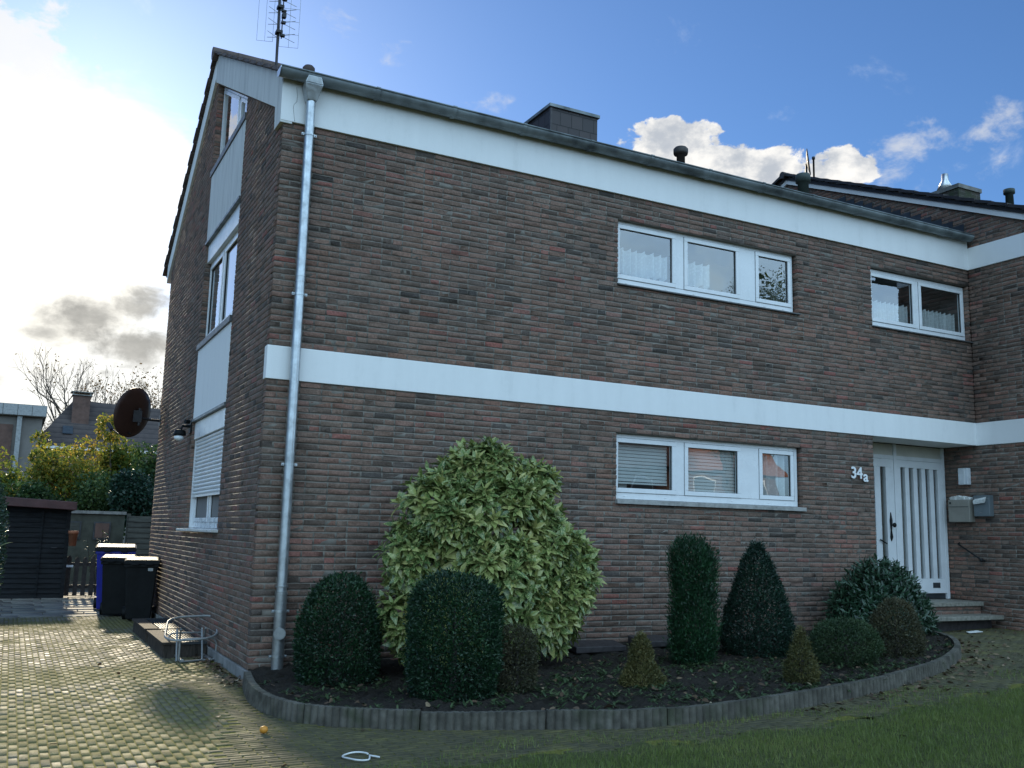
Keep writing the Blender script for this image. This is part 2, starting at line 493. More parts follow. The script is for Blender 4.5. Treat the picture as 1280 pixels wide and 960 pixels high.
def mossy_brick_material():
    m, N = material('mossy_brick')
    P = pos(N)
    sep = N.n('ShaderNodeSeparateXYZ', {0: P})
    v = N.n('ShaderNodeCombineXYZ', {0: N.math('ADD', sep.outputs[0], sep.outputs[1]), 1: sep.outputs[2]}).outputs[0]
    br = N.n('ShaderNodeTexBrick', {'Vector': v, 'Color1': (0.075, 0.060, 0.050, 1), 'Color2': (0.045, 0.045, 0.036, 1),
                                    'Mortar': (0.12, 0.115, 0.10, 1), 'Scale': 1.0, 'Mortar Size': 0.007, 'Brick Width': 0.25, 'Row Height': 0.065})
    col = N.mix(N.mapr(N.noise(P, 5, 5, 0.65), 0.42, 0.62), br.outputs[0], (0.045, 0.055, 0.030))
    principled(N, col, 0.9, 0, N.math('SUBTRACT', N.noise(P, 40, 4), br.outputs[1]), 0.012, 0.9, 0.3)


mossy_brick_material()


def far_tile_material():
    m, N = material('far_roof_tile')
    P = pos(N)
    sep = N.n('ShaderNodeSeparateXYZ', {0: P})
    w = N.math('FRACT', N.math('MULTIPLY', sep.outputs[2], 3.6))
    col = N.ramp(w, [(0.0, (0.030, 0.024, 0.024)), (0.2, (0.065, 0.050, 0.046)), (1.0, (0.080, 0.062, 0.056))])
    col = N.mix(1.0, col, N.ramp(N.noise(P, 3, 4), [(0.3, 0.8), (0.7, 1.2)]), 'MULTIPLY')
    principled(N, col, 0.7, 0, w, 0.05, 0.8, 0.4)


far_tile_material()

# ------------------------------------------------------------------ object helpers


def world_loc(o):
    v = Vector((0, 0, 0))
    while o is not None:
        v += o.location
        o = o.parent
    return v


def tag(o, label=None, cat=None, group=None, kind=None):
    if label:
        o['label'] = label
    if cat:
        o['category'] = cat
    if group:
        o['group'] = group
    if kind:
        o['kind'] = kind
    return o


def thing(name, loc, label, cat, group=None):
    o = bpy.data.objects.new(name, None)
    o.empty_display_size = 0.2
    COL.objects.link(o)
    o.location = loc
    return tag(o, label, cat, group)


def link_mesh(name, me, mats, parent=None):
    for m in mats:
        me.materials.append(MATS[m])
    o = bpy.data.objects.new(name, me)
    COL.objects.link(o)
    if parent is not None:
        off = world_loc(parent)
        me.transform(Matrix.Translation(-off))
        o.parent = parent
    return o


class MB:
    """collects faces, links them as ONE mesh object; coordinates are world coordinates"""
    def __init__(self):
        self.V, self.F, self.M, self.S = [], [], [], []

    def add(self, verts, faces, m=0, smooth=False):
        b = len(self.V)
        self.V += [tuple(v) for v in verts]
        for f in faces:
            self.F.append(tuple(i + b for i in f))
            self.M.append(m)
            self.S.append(smooth)
        return self

    def quad(self, a, b, c, d, m=0):
        return self.add([a, b, c, d], [(0, 1, 2, 3)], m)

    def hexa(self, p, m=0):
        """p: 8 points, bottom ring 0-3 ccw from above, top ring 4-7"""
        return self.add(p, [(3, 2, 1, 0), (4, 5, 6, 7), (0, 1, 5, 4), (1, 2, 6, 5), (2, 3, 7, 6), (3, 0, 4, 7)], m)

    def box(self, x0, y0, z0, x1, y1, z1, m=0):
        return self.hexa([(x0, y0, z0), (x1, y0, z0), (x1, y1, z0), (x0, y1, z0), (x0, y0, z1), (x1, y0, z1), (x1, y1, z1), (x0, y1, z1)], m)

    def prism(self, poly, ext, m=0):
        """poly: 3D loop, extruded by vector ext"""
        n = len(poly)
        e = Vector(ext)
        v = [Vector(p) for p in poly]
        v += [p + e for p in v[:n]]
        f = [tuple(range(n - 1, -1, -1)), tuple(range(n, 2 * n))]
        f += [(i, (i + 1) % n, n + (i + 1) % n, n + i) for i in range(n)]
        return self.add(v, f, m)

    def tube(self, path, r, n=8, m=0, closed=False, cap=True, smooth=True):
        pts = [Vector(p) for p in path]
        k = len(pts)
        rs = r if isinstance(r, (list, tuple)) else [r] * k
        rings = []
        up = None
        for i in range(k):
            if closed:
                t = pts[(i + 1) % k] - pts[i - 1]
            else:
                t = pts[min(i + 1, k - 1)] - pts[max(i - 1, 0)]
            if t.length < 1e-9:
                t = Vector((0, 0, 1))
            t.normalize()
            if up is None:
                a = Vector((0, 0, 1)) if abs(t.z) < 0.9 else Vector((1, 0, 0))
                up = t.cross(a).normalized()
            up = (up - t * up.dot(t)).normalized()
            w = t.cross(up)
            rings.append([pts[i] + (up * math.cos(2 * math.pi * j / n) + w * math.sin(2 * math.pi * j / n)) * rs[i] for j in range(n)])
        V = [v for rg in rings for v in rg]
        F = []
        for i in range(k if closed else k - 1):
            a, b = i * n, ((i + 1) % k) * n
            for j in range(n):
                F.append((a + j, a + (j + 1) % n, b + (j + 1) % n, b + j))
        self.add(V, F, m, smooth)
        if cap and not closed:
            self.add(rings[0], [tuple(range(n - 1, -1, -1))], m)
            self.add(rings[-1], [tuple(range(n))], m)
        return self

    def lathe(self, c, prof, n=20, m=0, axis='z', smooth=True):
        """prof: list of (radius, height)"""
        V = []
        for r, h in prof:
            for j in range(n):
                a = 2 * math.pi * j / n
                p = (r * math.cos(a), r * math.sin(a), h)
                if axis == 'y':
                    p = (p[0], h, -p[1])
                elif axis == 'x':
                    p = (h, p[0], p[1])
                V.append((c[0] + p[0], c[1] + p[1], c[2] + p[2]))
        F = []
        for i in range(len(prof) - 1):
            for j in range(n):
                F.append((i * n + j, i * n + (j + 1) % n, (i + 1) * n + (j + 1) % n, (i + 1) * n + j))
        F.append(tuple(range(n - 1, -1, -1)))
        F.append(tuple(range((len(prof) - 1) * n, len(prof) * n)))
        return self.add(V, F, m, smooth)

    def build(self, name, mats, parent=None, bevel=0.0, segs=2):
        me = bpy.data.meshes.new(name)
        me.from_pydata(self.V, [], self.F)
        me.polygons.foreach_set('material_index', self.M)
        me.polygons.foreach_set('use_smooth', self.S)
        me.update()
        o = link_mesh(name, me, [mats] if isinstance(mats, str) else mats, parent)
        if bevel > 0:
            b = o.modifiers.new('bevel', 'BEVEL')
            b.width = bevel
            b.segments = segs
            b.limit_method = 'ANGLE'
            b.angle_limit = R(40)
        return o


def mesh_np(name, verts, faces, mats, parent=None, attrs=None, mat_idx=None, smooth=False):
    """verts (N,3); faces (M,k) array, all faces with k corners"""
    me = bpy.data.meshes.new(name)
    k = faces.shape[1]
    me.vertices.add(len(verts))
    me.vertices.foreach_set('co', np.ascontiguousarray(verts, dtype=np.float32).ravel())
    me.loops.add(faces.size)
    me.loops.foreach_set('vertex_index', np.ascontiguousarray(faces, dtype=np.int32).ravel())
    me.polygons.add(len(faces))
    me.polygons.foreach_set('loop_start', np.arange(len(faces), dtype=np.int32) * k)
    if mat_idx is not None:
        me.polygons.foreach_set('material_index', np.ascontiguousarray(mat_idx, dtype=np.int32))
    if smooth:
        me.polygons.foreach_set('use_smooth', np.ones(len(faces), dtype=bool))
    for nm, val in (attrs or {}).items():
        a = me.attributes.new(nm, 'FLOAT', 'FACE')
        a.data.foreach_set('value', np.ascontiguousarray(val, dtype=np.float32))
    me.update(calc_edges=True)
    me.validate()
    return link_mesh(name, me, [mats] if isinstance(mats, str) else mats, parent)


class Frame:
    """a wall plane: u along it, z up, d outwards"""
    def __init__(self, o, U, N):
        self.o, self.U, self.N = Vector(o), Vector(U), Vector(N)

    def p(self, u, z, d=0.0):
        return self.o + self.U * u + Vector((0, 0, z)) + self.N * d

    def box(self, mb, u0, u1, z0, z1, d0, d1, m=0):
        """d0 inner, d1 outer"""
        p = self.p
        return mb.hexa([p(u0, z0, d1), p(u1, z0, d1), p(u1, z0, d0), p(u0, z0, d0), p(u0, z1, d1), p(u1, z1, d1), p(u1, z1, d0), p(u0, z1, d0)], m)


L = 10.876
FRONT = Frame((0, 0, 0), (1, 0, 0), (0, -1, 0))
GABLE = Frame((0, 0, 0), (0, -1, 0), (-1, 0, 0))
NEXT = Frame((L, 0, 0), (0, -1, 0), (-1, 0, 0))
COURSE = 0.0645
BJ = 0.0125


def subtract(ivs, a, b):
    out = []
    for s, e in ivs:
        if b <= s or a >= e:
            out.append((s, e))
        else:
            if a - s > 0.02:
                out.append((s, a))
            if e - b > 0.02:
                out.append((b, e))
    return out


def brick_wall(name, parent, fr, z0, z1, intervals, corner=None, back=-0.125, relief=1.0):
    """intervals(zm, row) -> list of (u0,u1). Real bricks standing proud of a mortar body, in one mesh."""
    rows = int(round((z1 - z0) / COURSE))
    ch = (z1 - z0) / rows
    B = []       # u0,u1,z0,z1,depth
    mort = MB()
    rnd = random.Random(hash(name) % 1000 + 5)
    for r in range(rows):
        a, b = z0 + r * ch, z0 + (r + 1) * ch
        for (s, e) in intervals((a + b) / 2, r):
            fr.box(mort, s + 0.006, e - 0.006, a, b, back, -0.0040)
            u = s
            seq_first = True
            while u < e - 1e-4:
                if rnd.random() < 0.36:
                    ln = 0.105
                else:
                    ln = 0.221
                if seq_first:
                    seq_first = False
                    if abs(s) < 1e-6 or rnd.random() < 0.5:
                        ln = 0.221 if r % 2 == 0 else 0.105
                    else:
                        ln = rnd.choice((0.06, 0.105, 0.221))
                rem = e - u
                if rem - ln - BJ < 0.05:
                    ln = rem
                    if ln > 0.26:
                        h = (ln - BJ) / 2
                        B.append((u, u + h, a + BJ / 2, b - BJ / 2))
                        u += h + BJ
                        ln = h
                B.append((u, u + ln, a + BJ / 2, b - BJ / 2))
                u += ln + BJ
    B = np.array(B)
    n = len(B)
    rg = np.random.default_rng(len(name) * 31 + n)
    u0 = B[:, 0] + rg.uniform(0, .003, n)
    u1 = B[:, 1] - rg.uniform(0, .003, n)
    sh = rg.normal(0, .0018, n)
    w0 = B[:, 2] + rg.uniform(-.001, .004, n) + sh
    w1 = B[:, 3] - rg.uniform(-.001, .004, n) + sh
    bev = 0.0035
    us = np.stack([u0, u0 + bev, (u0 + u1) / 2 + rg.uniform(-.02, .02, n), u1 - bev, u1], 1)       # n,5
    zs = np.stack([w0, w0 + bev, w1 - bev, w1], 1)                                                  # n,4
    UU = np.repeat(us[:, None, :], 4, 1)
    ZZ = np.repeat(zs[:, :, None], 5, 2)
    D = rg.uniform(-.0042, .0048, (n, 4, 5)) * relief
    D += rg.uniform(-.0025, .0035, (n, 1, 1)) * relief
    edge = np.zeros((4, 5), bool)
    edge[0, :] = edge[-1, :] = edge[:, 0] = edge[:, -1] = True
    D[:, edge] -= 0.0024 * max(relief, 0.6)
    ZZ = ZZ + rg.uniform(-.0026, .0026, ZZ.shape)
    UU = UU + rg.uniform(-.0034, .0034, UU.shape)
    o, Uv, Nv = (np.array(x) for x in (fr.o, fr.U, fr.N))
    Zv = np.array([0, 0, 1.0])
    front = o + UU[..., None] * Uv + ZZ[..., None] * Zv + D[..., None] * Nv        # n,4,5,3
    ring = [(0, 0), (0, 1), (0, 2), (0, 3), (0, 4), (1, 4), (2, 4), (3, 4), (3, 3), (3, 2), (3, 1), (3, 0), (2, 0), (1, 0)]
    ri = np.array([a * 5 + b for a, b in ring])
    fv = front.reshape(n, 20, 3)
    UB, ZB = UU.reshape(n, 20)[:, ri], ZZ.reshape(n, 20)[:, ri]
    backv = o + UB[..., None] * Uv + ZB[..., None] * Zv + (back + 0.02) * Nv
    V = np.concatenate([fv, backv], 1).reshape(-1, 3)
    tpl = []
    for a in range(3):
        for b in range(4):
            i = a * 5 + b
            tpl.append((i, i + 1, i + 6, i + 5))
    for k in range(14):
        k2 = (k + 1) % 14
        tpl.append((ri[k2], ri[k], 20 + k, 20 + k2))
    tpl = np.array(tpl)
    F = (np.arange(n)[:, None, None] * 34 + tpl[None]).reshape(-1, 4)
    tone = np.clip(rg.beta(2.0, 1.9, n), 0, 1)
    # now and then a run of redder bricks
    tone = np.where(rg.random(n) < 0.035, rg.uniform(0.90, 1.0, n), tone)
    tone = np.where(rg.random(n) < 0.04, rg.uniform(0.0, 0.1, n), tone)
    tf = np.repeat(tone, len(tpl))
    mv = np.array([tuple(v) for v in mort.V])
    mf = np.array(mort.F) + len(V)
    V = np.concatenate([V, mv])
    F2 = np.concatenate([F, mf])
    mi = np.concatenate([np.zeros(len(F), int), np.ones(len(mf), int)])
    tf = np.concatenate([tf, np.zeros(len(mf))])
    return mesh_np(name, V, F2, ['rough_brown_brick', 'mortar'], parent, {'tone': tf}, mi)


def ground_z(x):
    return 0.025 * max(x, 0.0)


# ------------------------------------------------------------------ the house
house = thing('brick_house', (0, 0, 0), 'two storey brown brick house with white render bands, number 34 a and a galvanised downpipe', 'house')

Z_BB, Z_BT = 2.977, 3.324            # middle white band
Z_FB, Z_FT = 5.745, 6.30             # white fascia under the gutter
P_TOP = 0.105                        # plinth top
PORCH_X = 8.632
OPEN_UL = (4.262, 7.262, 4.585, 5.455)
OPEN_UR = (8.712, 10.835, 4.60, 5.50)
OPEN_LL = (4.262, 7.268, 1.900, 2.735)


def front_intervals(z, r):
    if Z_BB < z < Z_BT or z > Z_FB:
        return []
    iv = [(0.0, L)]
    for (a, b, c, d) in (OPEN_UL, OPEN_UR, OPEN_LL):
        if c < z < d:
            iv = subtract(iv, a, b)
    if z < Z_BB:
        iv = subtract(iv, PORCH_X, L + 1)
    return iv


def fix_corner(fn):
    """row parity that survives the band: parity from height, not from row number"""
    return lambda z, r: fn(z, r)


def seg_wall(name, parent, fr, segs, fn):
    for (a, b) in segs:
        brick_wall(name, parent, fr, a, b, fn)


def merged_front(z, r):
    return front_intervals(z, r)


for a, b in ((0.05, 2.735), ):
    pass
brick_wall('front_wall', house, FRONT, 0.04, Z_BB, merged_front)
brick_wall('front_wall', house, FRONT, Z_BT, Z_FB, merged_front)

APEX_Y, APEX_Z = 4.42, 8.42          # underside of roof on the gable
SLOPE_F, SLOPE_B = 0.505, 0.60


def gable_top_line(y):
    """lower edge of the white rake board, front slope"""
    return 6.01 + 0.5 * (y - 0.286)


GO = (2.06, 4.38)                     # window column on the gable


def gable_intervals(z, r):
    y0 = max(0.0 if (Z_BB < z < Z_BT or z > Z_FB) else 0.112, (z - (APEX_Z - SLOPE_F * APEX_Y)) / SLOPE_F)
    y1 = min(8.04, APEX_Y + (APEX_Z - z) / SLOPE_B)
    if y1 - y0 < 0.1:
        return []
    iv = [(-y1, -y0)]
    if z > 1.42:
        oy0 = max(GO[0], (z - 6.01) / 0.5 + 0.286)
        if oy0 < GO[1]:
            iv = subtract(iv, -GO[1], -oy0)
    return iv


brick_wall('gable_wall', house, GABLE, P_TOP, 8.35, gable_intervals, relief=0.45)

# plinth strip on the gable and the front, proud of the bricks
mb = MB()
mb.box(-0.022, -0.022, -0.12, -0.0005 + 0.09, 8.04, P_TOP - 0.004)
mb.box(0.0905, -0.015, -0.12, PORCH_X, 0.09, 0.035)
mb.build('plinth', 'plinth_render', house, 0.006)

# rear and inner shell, closes the house to the light
mb = MB()
mb.box(0.13, 8.0, -0.1, L, 8.2, 6.05)
mb.build('back_wall', 'far_brick', house)
mb = MB()
mb.box(0.12, 1.6, -0.1, L - 0.02, 7.95, 6.25)
mb.build('inner_core', 'dark_room_wall', house)

# white bands
mb = MB()
FRONT.box(mb, -0.014, L - 0.018, Z_BB, Z_BT, -0.10, 0.018)
mb.build('render_band', 'white_masonry_paint', house, 0.006)
mb = MB()
FRONT.box(mb, -0.035, L - 0.020, Z_FB, Z_FT, -0.10, 0.030)
mb.build('fascia', 'white_masonry_paint', house, 0.005)

# hairline crack in the fascia beside the hopper
mb = MB()
crack = [(0.115, 6.14), (0.128, 6.05), (0.126, 5.98), (0.098, 5.94), (0.092, 5.90), (0.108, 5.80), (0.116, 5.75)]
mb.tube([(x, -0.0305, z) for x, z in crack], 0.0022, 4, cap=False)
mb.build('crack', 'plinth_render', house)

# white cladding on the gable below the tiles (front slope) and narrow rake board (back slope)
def roof_under(y):
    return APEX_Z - SLOPE_F * (APEX_Y - y) if y < APEX_Y else APEX_Z - SLOPE_B * (y - APEX_Y)


poly = [(-0.026, 5.722), (0.235, 5.722), (0.262, 5.998), (4.42, gable_top_line(4.42)), (4.42, roof_under(4.42) + .098), (-0.026, roof_under(-0.03) + .098)]
mb = MB()
mb.prism([(-0.038, y, z) for y, z in poly], (0.13, 0, 0))
mb.build('rake_cladding', 'weathered_panel' if 'weathered_panel' in MATS else 'weathered_fibre_panel', house, 0.004)
mb = MB()
yb = 8.32
mb.prism([(-0.038, 4.424, roof_under(4.42) + .095), (-0.038, 4.424, roof_under(4.42) - 0.27), (-0.038, yb, roof_under(yb) - 0.24), (-0.038, yb, roof_under(yb) + .09)], (0.10, 0, 0))
mb.build('rake_board', 'white_masonry_paint', house, 0.004)


def tiled_roof(name, parent, x0, x1, ay, az, sf, sb, yf, ybk, mat, pitch=0.24, th=0.035, ridge=True, ridge_r=0.10):
    """overlapping tile courses as slanted slabs; ay, az: apex"""
    mb = MB()
    for side in (-1, 1):
        s = sf if side < 0 else sb
        run = (ay - yf) if side < 0 else (ybk - ay)
        cnt = max(1, int(round(run * math.hypot(1, s) / pitch)))
        dy = run / cnt
        for i in range(cnt):
            a = i * dy
            b = (i + 1) * dy + 0.05
            za, zb = az - s * a, az - s * b
            ya, yb_ = ay + side * a, ay + side * b
            xo0 = x0 + (0.012 if i % 2 else 0.0)
            lift = 0.020
            pts = [(xo0, ya, za - th), (x1, ya, za - th), (x1, yb_, zb - th + lift), (xo0, yb_, zb - th + lift),
                   (xo0, ya, za), (x1, ya, za), (x1, yb_, zb + lift), (xo0, yb_, zb + lift)]
            if side < 0:
                pts = [pts[3], pts[2], pts[1], pts[0], pts[7], pts[6], pts[5], pts[4]]
            mb.hexa(pts)
    # roof deck below the tiles
    mb.prism([(x0 + 0.07, yf + .02, az - sf * (ay - yf - .02) - th - 0.002), (x0 + 0.07, ay, az - th - 0.002), (x0 + 0.07, ybk - .02, az - sb * (ybk - .02 - ay) - th - 0.002),
              (x0 + 0.07, ybk - .02, az - sb * (ybk - .02 - ay) - th - 0.06), (x0 + 0.07, ay, az - th - 0.07), (x0 + 0.07, yf + .02, az - sf * (ay - yf - .02) - th - 0.06)][::-1], (x1 - x0 - 0.08, 0, 0))
    o = mb.build(name, mat, parent)
    if ridge:
        rb = MB()
        n = int((x1 - x0) / 0.36)
        for i in range(n):
            xa = x0 - 0.02 + (x1 - x0) * i / n
            rb.tube([(xa, ay, az - 0.04), (xa + (x1 - x0) / n + 0.03, ay, az - 0.03)], [ridge_r, ridge_r * .88], 12)
        rb.build('ridge', mat, o)
    return o


roof = tiled_roof('roof', house, -0.10, L - 0.01, APEX_Y, 8.56, SLOPE_F, SLOPE_B, -0.07, 8.55, 'roof_tile')

# gutter with seams, end cap, hopper and downpipe
def half_round(mb, x0, x1, yc, zc, r, th=0.004, n=12, m=0):
    V = []
    for x in (x0, x1):
        for rr in (r, r - th):
            for j in range(n + 1):
                a = math.pi + math.pi * j / n
                V.append((x, yc + rr * math.cos(a), zc + rr * math.sin(a)))
    k = n + 1
    F = []
    for j in range(n):
        F.append((j, j + 1, 2 * k + j + 1, 2 * k + j))
        F.append((k + j, 3 * k + j, 3 * k + j + 1, k + j + 1))
    F += [(0, 2 * k, 3 * k, k), (n, k + n, 3 * k + n, 2 * k + n)]
    for e in (0, 2 * k):
        for j in range(n):
            F.append((e + j, e + k + j, e + k + j + 1, e + j + 1))
    mb.add(V, F, m, True)


GY, GZ, GR = -0.120, 6.262, 0.085
mb = MB()
half_round(mb, -0.10, 10.80, GY, GZ, GR)
mb.tube([(-0.10, GY - GR + 0.002, GZ + 0.006), (10.80, GY - GR + 0.002, GZ + 0.006)], 0.011, 8)
x = 0.95
while x < 10.7:
    half_round(mb, x, x + 0.045, GY, GZ, GR + 0.009, 0.009)
    mb.tube([(x, GY - GR, GZ + .006), (x + .045, GY - GR, GZ + .006)], 0.016, 8)
    x += 0.93 + random.uniform(-0.03, 0.03)
gut = mb.build('gutter', 'old_zinc', house)
mb = MB()
mb.prism([(-0.104, GY + (GR + .004) * math.cos(math.pi + math.pi * j / 12), GZ + (GR + .004) * math.sin(math.pi + math.pi * j / 12)) for j in range(13)], (0.006, 0, 0))
mb.build('end_cap', 'new_zinc', gut)
mb = MB()
mb.box(-0.05, -0.06, 6.30, L - 0.05, 0.05, 6.345)
mb.build('eaves_flashing', 'dark_zinc', house)

DX, DY = 0.262, -0.088
mb = MB()
mb.hexa([(DX - .054, DY - .054, 5.985), (DX + .054, DY - .054, 5.985), (DX + .054, DY + .05, 5.985), (DX - .054, DY + .05, 5.985),
         (DX - .098, DY - .112, 6.150), (DX + .098, DY - .112, 6.150), (DX + .098, DY + .05, 6.150), (DX - .098, DY + .05, 6.150)])
mb.hexa([(DX - .098, DY - .112, 6.1502), (DX + .098, DY - .112, 6.1502), (DX + .098, DY + .05, 6.1502), (DX - .098, DY + .05, 6.1502),
         (DX - .070, DY - .130, 6.225), (DX + .070, DY - .130, 6.225), (DX + .070, DY + .05, 6.225), (DX - .070, DY + .05, 6.225)])
pipe_top = mb.build('hopper', 'new_zinc', house, 0.006)
mb = MB()
mb.tube([(DX, DY, 0.78), (DX, DY, 6.0)], 0.050, 20)
for z in (4.00, 4.06):
    mb.tube([(DX, DY, z), (DX, DY, z + .012)], 0.0535, 20)
pipe = mb.build('downpipe', 'new_zinc', house)
mb = MB()
mb.tube([(DX, DY, -0.05), (DX, DY, 0.86)], 0.058, 20)
for z in (0.83, 0.90, 0.74):
    mb.tube([(DX, DY, z), (DX, DY, z + .014)], 0.063, 20)
mb.tube([(DX, DY - 0.03, 0.46), (DX - .014, DY - 0.082, 0.46)], 0.058, 22, smooth=False)
mb.tube([(DX - .014, DY - 0.082, 0.46), (DX - .0165, DY - 0.090, 0.46)], 0.050, 22, smooth=False)
mb.build('standpipe', 'steel_grey', pipe)
for z, rr in ((5.60, .055), (3.86, .055), (2.10, .055), (0.66, .062), (0.23, .062)):
    mb = MB()
    mb.tube([(DX, DY, z), (DX, DY, z + .022)], rr, 20)
    for s in (-1, 1):
        mb.box(DX + s * (rr + .012) - .013, DY - .012, z - .002, DX + s * (rr + .012) + .013, DY + .012, z + .024)
        mb.lathe((DX + s * (rr + .012), DY - .012, z + .011), [(0.008, 0), (0.008, -.008)], 8, axis='y')
    mb.tube([(DX, DY + .04, z + .011), (DX, 0.02, z + .011)], 0.006, 6)
    mb.build('pipe_clamp', 'new_zinc', pipe)


# ------------------------------------------------------------------ windows
def frame_ring(mb, fr, u0, u1, z0, z1, w, d0, d1, m=0, wb=None):
    wb = wb if wb is not None else w
    fr.box(mb, u0, u1, z1 - w, z1, d0, d1, m)
    fr.box(mb, u0, u1, z0, z0 + wb, d0, d1, m)
    fr.box(mb, u0, u0 + w, z0 + wb + .0004, z1 - w - .0004, d0, d1, m)
    fr.box(mb, u1 - w, u1, z0 + wb + .0004, z1 - w - .0004, d0, d1, m)


def lace_curtain(parent, fr, u0, u1, ztop, zbot, d, waves, seed):
    """gathered half curtain with a scalloped hem"""
    rg = random.Random(seed)
    nu, nz = waves * 14, 6
    V, F = [], []
    ph = rg.random() * 6
    wav = []
    for i in range(nu + 1):
        t = i / nu
        a = t * waves * 2 * math.pi + ph + 0.6 * math.sin(t * 9 + seed)
        wav.append(a)
    for j in range(nz + 1):
        for i in range(nu + 1):
            t = i / nu
            a = wav[i]
            hem = zbot + 0.030 * abs(math.sin(t * waves * 4.0 * math.pi * 0.5 + ph)) + 0.012 * math.sin(t * 5 + seed)
            top = ztop + 0.014 * math.sin(a) ** 2
            z = hem + (top - hem) * j / nz
            dd = d + 0.055 * math.sin(a) + 0.014 * math.sin(2.3 * a + 1)
            V.append(fr.p(u0 + (u1 - u0) * t + 0.008 * math.cos(a), z, dd))
    for j in range(nz):
        for i in range(nu):
            k = j * (nu + 1) + i
            F.append((k, k + 1, k + nu + 2, k + nu + 1))
    mb = MB()
    mb.add(V, F, 0, True)
    return mb.build('curtain', 'lace_net_curtain', parent)


def slat_blind(parent, fr, u0, u1, ztop, zbot, d):
    mb = MB()
    z = ztop
    while z > zbot + 0.03:
        a = fr
        mb.add([a.p(u0, z, d - .005), a.p(u1, z, d - .005), a.p(u1, z - .016, d + .004), a.p(u0, z - .016, d + .004),
                a.p(u1, z - .040, d + .006), a.p(u0, z - .040, d + .006)], [(3, 2, 1, 0), (5, 4, 2, 3)])
        z -= 0.043
    fr.box(mb, u0, u1, zbot, zbot + .022, d - .008, d + .012)
    return mb.build('blind', 'blind_slat', parent)


def room_box(parent, fr, u0, u1, z0, z1, mat, depth=1.15):
    mb = MB()
    p = fr.p
    a, b = -0.135, -0.135 - depth
    q = [p(u0, z0, a), p(u1, z0, a), p(u1, z0, b), p(u0, z0, b), p(u0, z1, a), p(u1, z1, a), p(u1, z1, b), p(u0, z1, b)]
    mb.add(q, [(0, 1, 2, 3), (7, 6, 5, 4), (1, 5, 6, 2), (2, 6, 7, 3), (3, 7, 4, 0)])
    return mb.build('interior', mat, parent)


def window(parent, fr, u0, u1, z0, z1, sashes, sill=None, d=-0.070, room='room_wall', label=None, bottom=0.075):
    """outer frame, sashes (su0,su1 = clear glass width), panes, seals, drain caps"""
    mb = MB()
    fo, fi = d, d - 0.065
    so_, w = d + 0.012, 0.055
    edges = [u0]
    frame_ring(mb, fr, u0, u1, z0, z1, 0.050, fi, fo, 0, bottom)
    for i, (a, b) in enumerate(sashes):
        if i < len(sashes) - 1:
            nb = sashes[i + 1][0]
            fr.box(mb, b + w + .004, nb - w - .004, z0 + bottom + .0004, z1 - .0504, fi, fo)
    for a, b in sashes:
        for q in (a + 0.1, b - 0.1):
            fr.box(mb, q - .014, q + .014, z0 + .030, z0 + .040, fo, fo + .006)
    f = mb.build('window', 'white_pvc', parent, 0.004)
    if label:
        f['label'] = label
    for i, (a, b) in enumerate(sashes):
        sb = MB()
        zb, zt = z0 + bottom + 0.004 + w, z1 - 0.050 - 0.004 - w
        frame_ring(sb, fr, a - w, b + w, zb - w, zt + w, w, d - .050, so_, 0)
        sb.build('sash', 'white_pvc', f, 0.005)
        sl = MB()
        frame_ring(sl, fr, a - .001, b + .001, zb - .001, zt + .001, 0.006, d - .025, d - .006)
        sl.build('seal', 'rubber_seal', f)
        g = MB()
        g.quad(fr.p(a, zb, d - .018), fr.p(b, zb, d - .018), fr.p(b, zt, d - .018), fr.p(a, zt, d - .018))
        g.build('pane', 'window_glass', f)
    # dark gap round the sashes
    gp = MB()
    fr.box(gp, u0 + .051, u1 - .051, z0 + bottom + .001, z0 + bottom + .004, d - .06, d + .001)
    for a, b in sashes:
        fr.box(gp, a - w - .0036, a - w - .0004, z0 + bottom + .004, z1 - .054, d - .06, d + .0012)
        fr.box(gp, b + w + .0004, b + w + .0036, z0 + bottom + .004, z1 - .054, d - .06, d + .0012)
        fr.box(gp, a - w, b + w, z1 - .0538, z1 - .0502, d - .06, d + .0012)
    gp.build('gap', 'rubber_seal', f)
    if sill:
        s = MB()
        th, pr, mat = sill
        p = fr.p
        s.hexa([p(u0 - .02, z0 - th, pr), p(u1 + .05, z0 - th, pr), p(u1 + .05, z0 - th, d - .03), p(u0 - .02, z0 - th, d - .03),
                p(u0 - .02, z0 - .012, pr), p(u1 + .05, z0 - .012, pr), p(u1 + .05, z0 - .001, d - .03), p(u0 - .02, z0 - .001, d - .03)])
        s.build('sill', mat, f, 0.003)
    if room:
        room_box(f, fr, u0 + .01, u1 - .01, z0 - .35, z1 + .1, room)
    return f


S3 = [(4.330, 5.148), (5.398, 6.215), (6.615, 7.145)]
w_ul = window(house, FRONT, 4.268, 7.232, 4.598, 5.440, S3, (0.030, 0.035, 'dark_sill'), label='upper three part window with lace half curtains')
lace_curtain(w_ul, FRONT, 4.29, 5.13, 5.10, 4.765, -0.19, 7, 3)
lace_curtain(w_ul, FRONT, 5.38, 5.86, 5.09, 4.765, -0.19, 4, 5)
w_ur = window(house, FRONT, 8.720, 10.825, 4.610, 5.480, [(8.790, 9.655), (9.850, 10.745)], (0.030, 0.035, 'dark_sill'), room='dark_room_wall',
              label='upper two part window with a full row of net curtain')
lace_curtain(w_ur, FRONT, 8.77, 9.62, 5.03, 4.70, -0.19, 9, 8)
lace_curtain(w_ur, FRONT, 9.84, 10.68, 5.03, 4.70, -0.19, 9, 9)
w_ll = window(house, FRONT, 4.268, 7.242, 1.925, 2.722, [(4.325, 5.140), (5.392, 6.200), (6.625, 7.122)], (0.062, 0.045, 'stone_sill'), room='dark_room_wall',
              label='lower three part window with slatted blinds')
slat_blind(w_ll, FRONT, 4.30, 5.12, 2.66, 2.115, -0.155)
